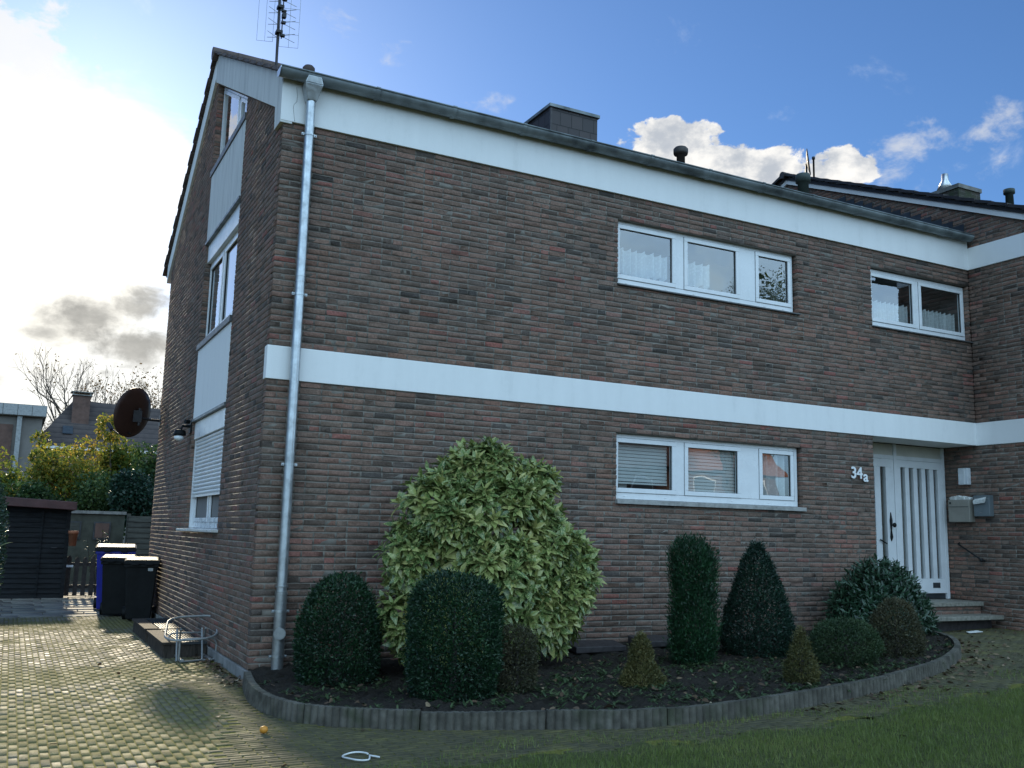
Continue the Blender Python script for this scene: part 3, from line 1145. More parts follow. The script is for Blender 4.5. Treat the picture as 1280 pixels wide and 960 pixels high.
slat_blind(w_ll, FRONT, 5.38, 6.22, 2.66, 2.055, -0.155)
lace_curtain(w_ll, FRONT, 6.60, 7.09, 2.66, 2.02, -0.19, 3, 4)
# a box and a post standing inside on the lower sill
mb = MB()
FRONT.box(mb, 4.44, 4.56, 1.99, 2.13, -0.30, -0.22)
mb.build('sill_box', 'blind_slat', w_ll)

# gable windows: a column with render panels between
def G(y):
    return -y


mb = MB()
GABLE.box(mb, G(4.375), G(2.065), 5.560, 6.570, -0.08, 0.004)
mb.build('spandrel_panel', 'weathered_fibre_panel', house, 0.004)
mb = MB()
GABLE.box(mb, G(4.375), G(2.065), 2.965, 3.955, -0.08, 0.004)
mb.build('spandrel_panel', 'white_masonry_paint', house, 0.004)
for z in (5.525, 2.925):
    mb = MB()
    GABLE.box(mb, G(4.40), G(2.055), z, z + 0.034, -0.09, 0.022)
    mb.build('drip_rail', 'old_zinc', house)
for z0_, z1_ in ((5.255, 5.522), (2.680, 2.922)):
    mb = MB()
    GABLE.box(mb, G(4.372), G(2.068), z0_, z1_, -0.10, -0.028)
    mb.build('shutter_housing', 'white_lacquer', house, 0.004)

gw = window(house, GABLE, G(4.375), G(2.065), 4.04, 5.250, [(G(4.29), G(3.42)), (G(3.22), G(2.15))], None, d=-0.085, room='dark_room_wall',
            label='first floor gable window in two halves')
mb = MB()
GABLE.box(mb, G(4.40), G(2.05), 3.957, 4.036, -0.10, 0.030)
mb.build('sill', 'dark_sill', gw, 0.003)
gw2 = window(house, GABLE, G(4.375), G(2.065), 1.452, 2.678, [(G(4.27), G(3.36)), (G(3.14), G(2.17))], None, d=-0.105, room='room_wall',
             label='ground floor gable window half covered by its roller shutter')
mb = MB()
p = GABLE.p
mb.hexa([p(G(4.62), 1.405, 0.085), p(G(1.98), 1.405, 0.085), p(G(1.98), 1.405, -.10), p(G(4.62), 1.405, -.10),
         p(G(4.62), 1.435, 0.085), p(G(1.98), 1.435, 0.085), p(G(1.98), 1.448, -.10), p(G(4.62), 1.448, -.10)])
mb.build('sill', 'pale_stone_sill', gw2, 0.004)
mb = MB()
z = 2.676
while z > 1.90:
    zz = z - 0.052
    prof = [(-0.075, z - .002), (-0.056, z - 0.012), (-0.052, z - 0.026), (-0.056, z - 0.040), (-0.075, zz)]
    V = []
    for uu in (G(4.33), G(2.11)):
        for dd, q in prof:
            V.append(GABLE.p(uu, q, dd))
    mb.add(V, [(i, i + 5, i + 6, i + 1) for i in range(4)], 0, False)
    z = zz
GABLE.box(mb, G(4.33), G(2.11), z - .03, z - .001, -0.076, -0.055)
mb.build('roller_shutter', 'shutter_slat', gw2)
for ya_, yc_ in ((4.372, 4.335), (2.105, 2.068)):
    mb = MB()
    GABLE.box(mb, G(ya_), G(yc_), 1.45, 2.678, -0.104, -0.045)
    mb.build('guide_rail', 'white_lacquer', gw2)

# attic window: slanted head under the rake cladding
mb = MB()
ya, yb_ = 2.07, 4.37


def slanted(mb, a, b, zb, off, d0, d1, w):
    zt = lambda y: gable_top_line(y) - off
    P = GABLE.p
    for (y0, y1, c0, c1, e0, e1) in ((a, a + w, zb, zb, zt(a), zt(a + w)), (b - w, b, zb, zb, zt(b - w), zt(b)),
                                     (a + w, b - w, zb, zb, zb + w, zb + w), (a + w, b - w, zt(a + w) - w * 1.1, zt(b - w) - w * 1.1, zt(a + w), zt(b - w))):
        mb.hexa([P(-y1, c1, d1), P(-y0, c0, d1), P(-y0, c0, d0), P(-y1, c1, d0), P(-y1, e1, d1), P(-y0, e0, d1), P(-y0, e0, d0), P(-y1, e1, d0)])


slanted(mb, ya, yb_, 6.665, 0.004, -0.15, -0.085, 0.07)
aw = mb.build('window', 'white_pvc', house, 0.003)
aw['label'] = 'attic gable window with a slanted head'
for a, b in ((ya + .074, 2.90), (3.02, yb_ - .074)):
    mb = MB()
    slanted(mb, a, b, 6.738, 0.082, -0.135, -0.073, 0.055)
    mb.build('sash', 'white_pvc', aw, 0.003)
    g = MB()
    g.quad(*[GABLE.p(-y, q, -0.10) for y, q in ((b - .05, 6.79), (a + .05, 6.79), (a + .05, gable_top_line(a + .05) - .14), (b - .05, gable_top_line(b - .05) - .14))])
    g.build('pane', 'window_glass', aw)
mb = MB()
GABLE.box(mb, -3.018, -2.902, 6.737, gable_top_line(2.902) - .08, -0.15, -0.084)
mb.build('mullion', 'white_pvc', aw)
mb = MB()
GABLE.box(mb, G(4.42), G(2.05), 6.573, 6.662, -0.12, 0.022)
mb.build('sill', 'dark_sill', aw, 0.003)
mb = MB()
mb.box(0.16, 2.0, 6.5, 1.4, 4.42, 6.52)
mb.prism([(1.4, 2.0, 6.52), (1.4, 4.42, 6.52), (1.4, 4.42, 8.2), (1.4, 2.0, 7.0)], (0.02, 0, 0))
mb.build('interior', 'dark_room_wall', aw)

# ------------------------------------------------------------------ porch and front door
DYD = 0.59
ZD = 0.64
mb = MB()
FR_D = Frame((0, DYD, 0), (1, 0, 0), (0, -1, 0))
mb.box(PORCH_X + 0.0, 0.103, Z_BB + 0.002, L - 0.02, DYD - 0.002, Z_BB + 0.05)
mb.build('porch_soffit', 'white_masonry_paint', house)
# return wall left of the door
mb = MB()
mb.box(PORCH_X - 0.12, 0.112, 0.10, PORCH_X - 0.002, 1.0, Z_BB)
mb.box(PORCH_X - 0.11, 0.112, 0.10, PORCH_X - 0.02, 1.0, Z_BB + .06)
mb.build('porch_return', 'rough_brown_brick', house)
door_x0, door_x1, pan_x0, pan_x1 = 8.66, 9.72, 9.79, 10.80
zt = 2.735
mb = MB()
FR_D.box(mb, PORCH_X, door_x0 - .004, ZD, Z_BB, -0.08, 0.0)
FR_D.box(mb, door_x1 + .006, pan_x0 - .002, ZD, Z_BB - .004, -0.08, 0.008)
FR_D.box(mb, pan_x1 + .002, L - 0.012, ZD, Z_BB - .004, -0.08, 0.008)
FR_D.box(mb, door_x0, door_x1 + .004, zt + .002, zt + .062, -0.08, 0.004)
FR_D.box(mb, pan_x0, pan_x1, zt + .002, zt + .062, -0.08, 0.004)
door = mb.build('front_door', 'white_lacquer', house, 0.004)
mb = MB()
FR_D.box(mb, door_x0, door_x1 + .004, zt + .064, Z_BB - .006, -0.07, -0.018)
FR_D.box(mb, pan_x0, pan_x1, zt + .064, Z_BB - .006, -0.07, -0.018)
mb.build('transom_panel', 'cream_lacquer', door, 0.003)


def slotted(mb, x0, x1, z0, z1, slots, sz0, sz1):
    FR_D.box(mb, x0, x1, sz1, z1, -0.055, 0.0)
    FR_D.box(mb, x0, x1, z0, sz0, -0.055, 0.0)
    c = x0
    for a, b in slots:
        FR_D.box(mb, c, a, sz0 + .0004, sz1 - .0004, -0.055, 0.0)
        c = b
    FR_D.box(mb, c, x1, sz0 + .0004, sz1 - .0004, -0.055, 0.0)


mb = MB()
dslots = [(8.80 + i * 0.247, 8.92 + i * 0.247) for i in range(4)]
dslots[-1] = (9.430, 9.545)
dslots[-2] = (9.190, 9.305)
dslots[-3] = (8.95, 9.065)
dslots[0] = (8.72, 8.83)
slotted(mb, door_x0, door_x1, ZD + .02, zt, dslots, 0.93, 2.615)
leaf = mb.build('door_leaf', 'white_lacquer', door, 0.004)
mb = MB()
pslots = [(9.872 + i * 0.184, 9.968 + i * 0.184) for i in range(5)]
slotted(mb, pan_x0, pan_x1, ZD + .085, zt, pslots, 0.945, 2.625)
mb.build('side_panel', 'white_lacquer', door, 0.004)
for sl in (dslots, pslots):
    mb = MB()
    for a, b in sl:
        mb.quad(FR_D.p(a, .93, -.035), FR_D.p(b, .93, -.035), FR_D.p(b, 2.63, -.035), FR_D.p(a, 2.63, -.035))
    mb.build('pane', 'window_glass', door)
mb = MB()
mb.box(PORCH_X, DYD + 0.45, 0.3, L, DYD + 0.47, 2.95)
mb.box(PORCH_X, DYD + 0.06, 0.6, L, DYD + 0.45, 0.62)
mb.build('interior', 'room_wall', door)
mb = MB()
FR_D.box(mb, pan_x0 + .01, pan_x1 - .01, ZD + .002, ZD + .083, -0.06, -0.02)
FR_D.box(mb, pan_x0 + 0.70, pan_x0 + 0.86, 0.805, 0.885, -0.01, 0.006)
mb.build('letter_slot', 'dark_zinc', door, 0.003)
mb = MB()
hx = 9.615
mb.tube([FR_D.p(hx, 1.50, .006), FR_D.p(hx, 1.56, .006), FR_D.p(hx, 1.66, .006), FR_D.p(hx, 1.80, .006), FR_D.p(hx, 1.93, .006)], [0.006, 0.026, 0.012, 0.026, 0.006], 8)
mb.tube([FR_D.p(hx, 1.74, .0), FR_D.p(hx, 1.74, .055)], 0.012, 8)
mb.lathe(FR_D.p(hx, 1.74, .05), [(0.012, 0.0), (0.034, -.012), (0.036, -.028), (0.02, -.042)], 12, axis='y')
mb.build('handle', 'wrought_iron', door)
mb = MB()
mb.tube([FR_D.p(9.36, 1.52, .02), FR_D.p(9.44, 1.48, .03), FR_D.p(9.50, 1.46, .02)], 0.010, 6)
mb.build('door_pull', 'wrought_iron', door)

# house number
def number(txt, x, z, size, ang=0.0):
    cu_ = bpy.data.curves.new('house_number', 'FONT')
    cu_.body = txt
    cu_.size = size
    cu_.extrude = 0.006
    cu_.bevel_depth = 0.002
    cu_.offset = 0.002
    cu_.materials.append(MATS['white_pvc'])
    tmp = bpy.data.objects.new('lettering', cu_)
    COL.objects.link(tmp)
    bpy.context.view_layer.update()
    me = bpy.data.meshes.new_from_object(tmp.evaluated_get(bpy.context.evaluated_depsgraph_get()))
    bpy.data.objects.remove(tmp)
    o = bpy.data.objects.new('house_number', me)
    COL.objects.link(o)
    o.parent = house
    o.location = (x, -0.022, z)
    o.rotation_euler = (R(90), R(ang), 0)
    return o


number('34', 8.155, 2.355, 0.225)
number('a', 8.395, 2.318, 0.215)

# chimney and vents on the roof
mb = MB()
mb.box(4.215, 1.70, 6.95, 5.015, 2.46, 7.60)
ch = mb.build('chimney', 'chimney_shingle', roof)
mb = MB()
mb.box(4.185, 1.67, 7.60, 5.045, 2.49, 7.650)
mb.build('chimney_cap', 'old_zinc', ch, 0.004)
mb = MB()
mb.box(4.208, 1.693, 6.95, 4.240, 1.73, 7.598)
mb.build('corner_trim', 'slate', ch)
mb = MB()
mb.lathe((6.015, 1.0, 6.70), [(0.062, 0), (0.062, 0.30), (0.10, 0.30), (0.108, 0.33), (0.108, 0.385), (0.085, 0.41), (0.03, 0.415)], 16)
mb.build('roof_vent', 'pipe_brown', roof)
mb = MB()
mb.lathe((8.41, 1.0, 6.72), [(0.085, 0), (0.085, 0.33), (0.115, 0.33), (0.115, 0.44), (0.105, 0.46), (0.03, 0.462)], 16)
mb.build('soil_pipe', 'pipe_green', roof)
mb = MB()
mb.lathe((0.315, 0.3, 6.47), [(0.07, 0), (0.07, 0.085), (0.05, 0.11), (0.02, 0.12)], 12)
mb.build('tile_vent', 'roof_tile', roof)

# ------------------------------------------------------------------ neighbouring house
nh = thing('neighbour_house', (L, -2, 0), 'taller adjoining brick house on the right with dark verge tiles and a white gable board', 'house')
NA_Y, NA_Z, NS = 3.88, 8.546, 0.4387


def next_intervals(z, r):
    yfar = DYD + 0.02 if z < Z_BB else (0.0 if z < 6.30 else min(NA_Y + 1.0, (z - 6.30) / SLOPE_F + 0.05))
    ynear = -1.18 + (0.0 if (Z_BB < z < Z_BT or 5.75 < z < 6.10) else 0.112)
    yv = NA_Y - (NA_Z - z) / NS
    ynear = max(ynear, yv)
    if (Z_BB < z < Z_BT) or (5.75 < z < 6.10):
        yfar = min(yfar, -5) if z < 6 else -5
    if yfar - ynear < 0.08:
        return []
    if z > 7.9:
        yfar = min(yfar, NA_Y + (NA_Z - z) / 0.5)
    return [(-yfar, -ynear)]


brick_wall('side_wall', nh, NEXT, 0.12, Z_BB, next_intervals)
brick_wall('side_wall', nh, NEXT, Z_BT, 5.75, next_intervals)
brick_wall('side_wall', nh, NEXT, 6.10, 8.52, next_intervals)
mb = MB()
NEXT.box(mb, 0.0, 1.195, Z_BB, Z_BT, -0.10, 0.018)
mb.build('render_band', 'white_masonry_paint', nh, 0.005)
mb = MB()
NEXT.box(mb, 0.022, 1.195, 5.75, 6.105, -0.10, 0.022)
mb.build('render_band', 'white_masonry_paint', nh, 0.005)
mb = MB()
mb.box(L + 0.10, -1.04, -0.1, L + 7.9, 7.5, 6.0)
mb.prism([(L + 0.12, -1.04, 6.0), (L + 0.12, 7.5, 6.0), (L + 0.12, NA_Y, NA_Z - 0.06)], (7.8, 0, 0))
mb.build('body', 'far_brick', nh)
NFRONT = Frame((L, -1.18, 0), (1, 0, 0), (0, -1, 0))
for a_, b_ in ((0.15, Z_BB), (Z_BT, 5.75)):
    brick_wall('street_wall', nh, NFRONT, a_, b_, lambda z, r: subtract([(0.0, 7.8)], 2.2, 4.6) if (1.6 < z < 2.6 or 4.45 < z < 5.35) else [(0.0, 7.8)])
mb = MB()
NFRONT.box(mb, -0.010, 7.8, Z_BB + .001, Z_BT - .001, -0.10, 0.020)
mb.build('render_band', 'white_masonry_paint', nh, 0.005)
mb = MB()
NFRONT.box(mb, -0.012, 7.8, 5.751, 6.09, -0.10, 0.024)
mb.build('render_band', 'white_masonry_paint', nh, 0.005)
for za_, zb2 in ((1.58, 2.62), (4.43, 5.37)):
    window(nh, NFRONT, 2.19, 4.61, za_, zb2, [(2.26, 3.32), (3.50, 4.54)], (0.03, 0.035, 'dark_sill'), room=None)
mb = MB()
half_round(mb, L - 0.1, L + 8.1, -1.62, 6.02, 0.075)
mb.build('gutter', 'old_zinc', nh)
mb = MB()
x = L - 0.045


def nroof(y):
    return NA_Z - NS * abs(NA_Y - y)


mb.prism([(x, -1.45, nroof(-1.45) + .05), (x, -1.45, nroof(-1.45) - .11), (x, NA_Y, NA_Z - .11), (x, 8.0, nroof(8) - .11), (x, 8.0, nroof(8) + .05), (x, NA_Y, NA_Z + .05)][::-1], (0.12, 0, 0))
mb.build('verge_board', 'white_masonry_paint', nh)
nroof_o = tiled_roof('roof', nh, L - 0.14, L + 8.2, NA_Y, NA_Z + 0.095, NS, NS, -1.6, 8.1, 'black_roof_tile', 0.30, 0.05, ridge_r=0.07)
# stepped lead flashing between the two roofs
mb = MB()
y = 0.02
while y < 2.6:
    a, b = y, y + 0.20
    za = 6.33 + SLOPE_F * (a + .07)
    zb_ = 6.33 + SLOPE_F * (b + .07)
    NEXT.box(mb, -b, -a - .002, za - 0.12, zb_ + 0.05, 0.004, 0.012 + 0.001 * (int(y * 5) % 2))
    y += 0.20
mb.build('stepped_flashing', 'dark_zinc', nh)
# chimney of the neighbour, metal cowl, vent pipe
cx0 = L + 0.55
wallch = MB()
mb = MB()
mb.box(cx0, 0.50, 6.85, cx0 + 0.55, 1.12, 7.40)
c2 = mb.build('chimney', 'mossy_brick', nroof_o)
mb = MB()
mb.box(cx0 - .02, 0.48, 7.40, cx0 + 0.57, 1.14, 7.47)
mb.build('chimney_cap', 'concrete', c2)
mb = MB()
mb.lathe((cx0 + 0.30, 0.98, 7.47), [(0.05, 0), (0.05, 0.06), (0.155, 0.07), (0.06, 0.26), (0.055, 0.38), (0.02, 0.385)], 16)
mb.build('cowl', 'aluminium', c2)
mb = MB()
mb.lathe((L + 0.5, -0.435, 6.62), [(0.065, 0), (0.058, 0.36), (0.085, 0.36), (0.085, 0.43), (0.03, 0.45)], 14)
mb.build('vent_pipe', 'pipe_green', nroof_o)
mb = MB()
mb.lathe((L + 0.0, 3.19, 8.30), [(0.018, 0), (0.018, 0.42), (0.030, 0.42), (0.030, 0.47)], 10)
mb.build('vent_pipe', 'dark_steel', nroof_o)

# dish on the neighbour's ridge, seen edge on
dn = thing('satellite_dish', (L + 0.1, 3.48, 8.55), 'grey satellite dish seen edge on at the ridge of the adjoining roof', 'satellite dish')


def dish_mesh(mb, c, axis, r, depth, m=0, n=28, rings=5, ov=1.08):
    ax = Vector(axis).normalized()
    t = Vector((0, 0, 1)).cross(ax).normalized()
    b = ax.cross(t)
    V, F = [], []
    for s in (0, 1):
        for i in range(rings + 1):
            q = i / rings
            for j in range(n):
                a = 2 * math.pi * j / n
                v = Vector(c) + (t * math.cos(a) + b * math.sin(a) * ov) * r * q + ax * (depth * q * q - s * 0.012)
                V.append(v)
    k = (rings + 1) * n
    for i in range(rings):
        for j in range(n):
            a0, a1 = i * n + j, i * n + (j + 1) % n
            b0, b1 = a0 + n, a1 + n
            F.append((a0, a1, b1, b0))
            F.append((k + a0, k + b0, k + b1, k + a1))
    for j in range(n):
        a0, a1 = rings * n + j, rings * n + (j + 1) % n
        F.append((a0, a1, k + a1, k + a0))
    mb.add(V, F, m, True)


mb = MB()
dish_mesh(mb, (L + 0.10, 3.46, 8.78), (0.66, -0.75, 0.10), 0.24, 0.04)
mb.build('reflector', 'pipe_brown', dn)
mb = MB()
mb.tube([(L + .1, 3.48, 8.35), (L + .1, 3.48, 8.75)], 0.02, 8)
mb.build('mast', 'dark_steel', dn)

# ------------------------------------------------------------------ things fixed to the house
# brown dish at the far corner of the gable
ds = thing('satellite_dish', (0, 7.95, 3.30), 'dark brown satellite dish bracketed to the far corner of the gable wall', 'satellite dish')
mb = MB()
dish_mesh(mb, (-0.435, 7.86, 3.372), (-0.62, 0.75, 0.22), 0.405, 0.06)
mb.build('reflector', 'brown_metal', ds)
mb = MB()
mb.tube([(-0.40, 7.85, 3.30), (-0.20, 7.90, 3.28), (0.0, 7.95, 3.28)], 0.022, 8)
mb.tube([(-0.36, 7.84, 3.16), (-0.36, 7.84, 3.46)], 0.022, 8)
mb.box(-0.012, 7.86, 3.18, 0.0, 8.02, 3.38)
mb.box(-0.46, 7.81, 3.22, -0.32, 7.85, 3.42)
mb.build('bracket', 'dark_steel', ds)
mb = MB()
mb.tube([(-0.47, 7.90, 3.02), (-0.64, 8.15, 3.02), (-0.78, 8.42, 3.16)], 0.012, 6)
mb.tube([(-0.74, 8.36, 3.11), (-0.80, 8.46, 3.22)], 0.035, 8)
mb.build('feed_arm', 'dark_steel', ds)

# floodlight by the shutter
fl = thing('wall_lamp', (0, 4.52, 2.82), 'small black floodlight with clear bulb on the gable beside the roller shutter', 'lamp')
mb = MB()
mb.box(-0.02, 4.44, 2.78, 0.0, 4.60, 2.96)
mb.tube([(-0.01, 4.52, 2.88), (-0.12, 4.52, 2.88), (-0.15, 4.50, 2.80)], 0.02, 8)
mb.tube([(-0.04, 4.47, 2.94), (-0.10, 4.44, 2.94)], 0.03, 8)
mb.build('bracket', 'black_plastic', fl)
mb = MB()
mb.lathe((-0.15, 4.50, 2.72), [(0.035, 0.10), (0.075, 0.09), (0.085, 0.04), (0.08, 0.02)], 14)
mb.build('lamp_head', 'black_plastic', fl)
mb = MB()
mb.lathe((-0.16, 4.49, 2.665), [(0.03, 0.0), (0.062, 0.02), (0.07, 0.05), (0.04, 0.075)], 14)
mb.build('bulb', 'lamp_glass', fl)

# tv antenna
an = thing('tv_antenna', (0.322, 2.0, 7.36), 'tall grid television antenna on a thin mast above the roof edge', 'antenna')
mb = MB()
mb.tube([(0.322, 2.0, 7.15), (0.300, 2.0, 8.9)], 0.018, 8)
mb.build('mast', 'dark_steel', an)


def wire_grid(mb, c, tdir, w, h, nv, nh, r):
    t = Vector(tdir).normalized()
    for i in range(nv):
        q = Vector(c) + t * (w * (i / (nv - 1) - .5))
        mb.tube([q, q + Vector((0, 0, h))], r, 4, cap=False)
    for j in range(nh):
        q = Vector(c) + Vector((0, 0, h * j / (nh - 1)))
        mb.tube([q - t * w / 2, q + t * w / 2], r, 4, cap=False)


mb = MB()
wire_grid(mb, (0.44, 1.92, 7.60), (0.9, -0.3, 0), 0.24, 1.25, 3, 8, 0.0025)
wire_grid(mb, (0.17, 2.10, 7.70), (0.9, -0.3, 0), 0.20, 1.15, 3, 2, 0.0025)
mb.build('reflector_grid', 'steel_grey', an)
mb = MB()
for z in (7.74, 7.92, 8.08, 8.24, 8.40):
    mb.tube([(0.34, 1.94, z), (0.50, 1.86, z + .03)], 0.004, 5)
    mb.tube([(0.34, 1.94, z), (0.50, 1.86, z - .09)], 0.004, 5)
    mb.tube([(0.30, 2.0, z), (0.19, 2.06, z + .09)], 0.004, 5)
    mb.tube([(0.30, 2.0, z), (0.19, 2.06, z)], 0.004, 5)
mb.build('dipole', 'steel_grey', an)
mb = MB()
mb.tube([(0.345, 1.93, 7.70), (0.345, 1.93, 8.5)], 0.008, 6)
for z in (7.74, 7.92, 8.08, 8.24):
    mb.box(0.33, 1.90, z - .012, 0.385, 1.95, z + .012)
for z in (7.80, 8.15):
    mb.box(0.28, 1.93, z - .018, 0.36, 2.03, z + .018)
mb.box(0.335, 1.89, 7.985, 0.385, 1.95, 8.045)
mb.build('boom', 'dark_steel', an)

# letterboxes, wall lamp on the neighbour's wall
mbx = thing('letterbox', (L - 0.01, 0.26, 1.81), 'wide beige letterbox stuffed with mail beside the front door', 'letterbox')
mb = MB()
mb.box(L - 0.135, 0.085, 1.815, L - 0.004, 0.455, 2.155)
mb.build('body', 'letterbox_beige', mbx, 0.008)
mb = MB()
mb.box(L - 0.140, 0.10, 2.045, L - 0.1352, 0.44, 2.051)
mb.box(L - 0.138, 0.40, 2.09, L - 0.1352, 0.43, 2.12)
mb.build('flap', 'dark_zinc', mbx)
pp = MB()
rg = random.Random(3)
for i in range(10):
    y0 = 0.10 + 0.032 * i
    h = 0.03 + rg.random() * .035
    dx = rg.uniform(-.02, .02)
    pp.hexa([(L - .11 + dx, y0, 2.156), (L - .02, y0, 2.156), (L - .02, y0 + .05, 2.156), (L - .11 + dx, y0 + .05, 2.156),
             (L - .12 + dx, y0 + .01, 2.16 + h), (L - .03, y0 - .01, 2.16 + h * .7), (L - .03, y0 + .04, 2.16 + h), (L - .12 + dx, y0 + .06, 2.16 + h * .6)])
tag(pp.build('paper_mail', 'paper'), 'crumpled papers lying on top of the beige letterbox', 'mail')
mbg = thing('letterbox', (L - 0.01, -0.11, 1.90), 'smaller blue grey letterbox mounted right of the beige one', 'letterbox')
mb = MB()
mb.box(L - 0.105, -0.235, 1.900, L - 0.004, 0.030, 2.215)
mb.build('body', 'letterbox_grey', mbg, 0.006)
mb = MB()
mb.box(L - 0.110, -0.220, 2.16, L - 0.1052, 0.015, 2.17)
mb.build('flap', 'steel_grey', mbg)
mb = MB()
mb.box(L - 0.110, -0.10, 1.95, L - 0.1052, -0.07, 1.965)
mb.build('lock', 'steel_grey', mbg)
pp = MB()
pp.hexa([(L - .15, -0.19, 2.10), (L - .107, -0.17, 2.12), (L - .107, 0.01, 2.10), (L - .15, 0.0, 2.08), (L - .16, -0.20, 2.15), (L - .107, -0.19, 2.19), (L - .107, 0.0, 2.16), (L - .15, 0.01, 2.13)])
tag(pp.build('folded_leaflet', 'paper'), 'folded white leaflet sticking out of the small blue grey letterbox', 'mail')
pl = thing('porch_lamp', (L, 0.20, 2.50), 'white box shaped wall lamp above the beige letterbox', 'lamp')
mb = MB()
mb.box(L - 0.095, 0.125, 2.385, L - 0.004, 0.285, 2.640)
mb.build('lamp_shade', 'lamp_white', pl, 0.008)
mb = MB()
mb.box(L - 0.100, 0.165, 2.39, L - 0.0952, 0.180, 2.635)
mb.build('trim', 'white_pvc', pl)
# iron handrail stub on the neighbour's wall
mb = MB()
mb.tube([(L - .01, 0.38, 1.50), (L - .07, 0.36, 1.48), (L - .07, -0.02, 1.26), (L - .01, -0.05, 1.24)], 0.013, 8)
mb.lathe((L - 0.07, -0.03, 1.225), [(0.02, 0), (0.03, 0.02), (0.02, 0.05)], 8)
tag(mb.build('handrail', 'wrought_iron'), 'short slanting iron handrail under the letterboxes', 'handrail')

# entrance steps
st = thing('entrance_steps', (9.8, 0.1, 0.24), 'two stone entrance steps with brick riser below the front door', 'steps')
mb = MB()
mb.box(PORCH_X + 0.02, -0.005, 0.575, L - 0.03, DYD + 0.06, 0.635)
mb.build('step_slab', 'porch_stone', st, 0.008)
mb = MB()
mb.box(PORCH_X + 0.05, -0.33, 0.405, L - 0.035, 0.018, 0.465)
mb.build('step_slab', 'porch_stone', st, 0.008)
rz = Frame((0, 0.028, 0), (1, 0, 0), (0, -1, 0))
brick_wall('riser', st, rz, 0.45, 0.572, lambda z, r: [(PORCH_X + 0.03, L - 0.06)])
mb = MB()
mb.box(PORCH_X + 0.12, -0.13, 0.12, L - 0.05, 0.05, 0.403)  # dark colour stands in for the shade in the void below the slab
mb.build('step_void_base', 'slate', st)

# ------------------------------------------------------------------ ground
mb = MB()
mb.quad((-900, -900, -0.16), (900, -900, -0.16), (900, 900, -0.16), (-900, 900, -0.16))
tag(mb.build('ground', 'garden_ground'), kind='structure')


def sheet(name, mat, poly_fn, x0, x1, y0, y1, step, zoff, rough_amp=0.0, keep=None):
    nx, ny = int((x1 - x0) / step), int((y1 - y0) / step)
    xs, ys = np.linspace(x0, x1, nx + 1), np.linspace(y0, y1, ny + 1)
    X, Y = np.meshgrid(xs, ys)
    Z = 0.025 * np.maximum(X, 0) + zoff + RNG.uniform(-rough_amp, rough_amp, X.shape)
    V = np.stack([X, Y, Z], -1).reshape(-1, 3)
    I, J = np.meshgrid(np.arange(nx), np.arange(ny))
    k = (J * (nx + 1) + I).ravel()
    F = np.stack([k, k + 1, k + nx + 2, k + nx + 1], 1)
    if keep is not None:
        cxy = V[F].mean(1)
        F = F[keep(cxy[:, 0], cxy[:, 1])]
    return mesh_np(name, V, F, mat)


EDGE = [(-0.06, -0.27), (-0.14, -0.75), (-0.19, -1.20), (-0.15, -1.76), (0.07, -2.23), (0.69, -2.74), (1.53, -3.14), (2.20, -3.43),
        (3.27, -3.48), (4.80, -3.22), (5.85, -2.90), (6.75, -2.52), (7.72, -1.94), (8.45, -1.25), (8.75, -0.75), (8.62, -0.45)]


def smooth_path(pts, n=10):
    out = []
    P = [pts[0]] + list(pts) + [pts[-1]]
    for i in range(1, len(P) - 2):
        for k in range(n):
            t = k / n
            q = []
            for c in (0, 1):
                p0, p1, p2, p3 = P[i - 1][c], P[i][c], P[i + 1][c], P[i + 2][c]
                q.append(0.5 * (2 * p1 + (p2 - p0) * t + (2 * p0 - 5 * p1 + 4 * p2 - p3) * t * t + (3 * p1 - p0 - 3 * p2 + p3) * t ** 3))
            out.append(tuple(q))
    out.append(tuple(P[-1]))
    return out


EP = smooth_path(EDGE, 12)
EPA = np.array(EP)
BED_POLY = np.array(EP + [(8.62, 0.0), (0.0, 0.0), (-0.02, -0.2)])


def inside(px, py, poly):
    px, py = np.asarray(px), np.asarray(py)
    r = np.zeros(px.shape, bool)
    n = len(poly)
    j = n - 1
    for i in range(n):
        xi, yi = poly[i]
        xj, yj = poly[j]
        c = ((yi > py) != (yj > py)) & (px < (xj - xi) * (py - yi) / (yj - yi + 1e-12) + xi)
        r ^= c
        j = i
    return r


LAWN_X = np.array([-2.0, 0.45, 1.3, 2.2, 3.3, 4.28, 6.62, 9.0, 14])
LAWN_Y = np.array([-4.2, -3.86, -3.80, -3.95, -3.98, -3.86, -3.50, -3.10, -2.8])


def lawn_line(x):
    return np.interp(x, LAWN_X, LAWN_Y)


# paving: joint bed and individual pavers
o = sheet('paving_bed', 'mossy_joint', None, -6.0, 12.0, -6.5, 7.4, 0.15, -0.0050, 0.0008, keep=lambda x, y: (y > lawn_line(x) - 0.1) | (x < 0.4))
tag(o, kind='structure')


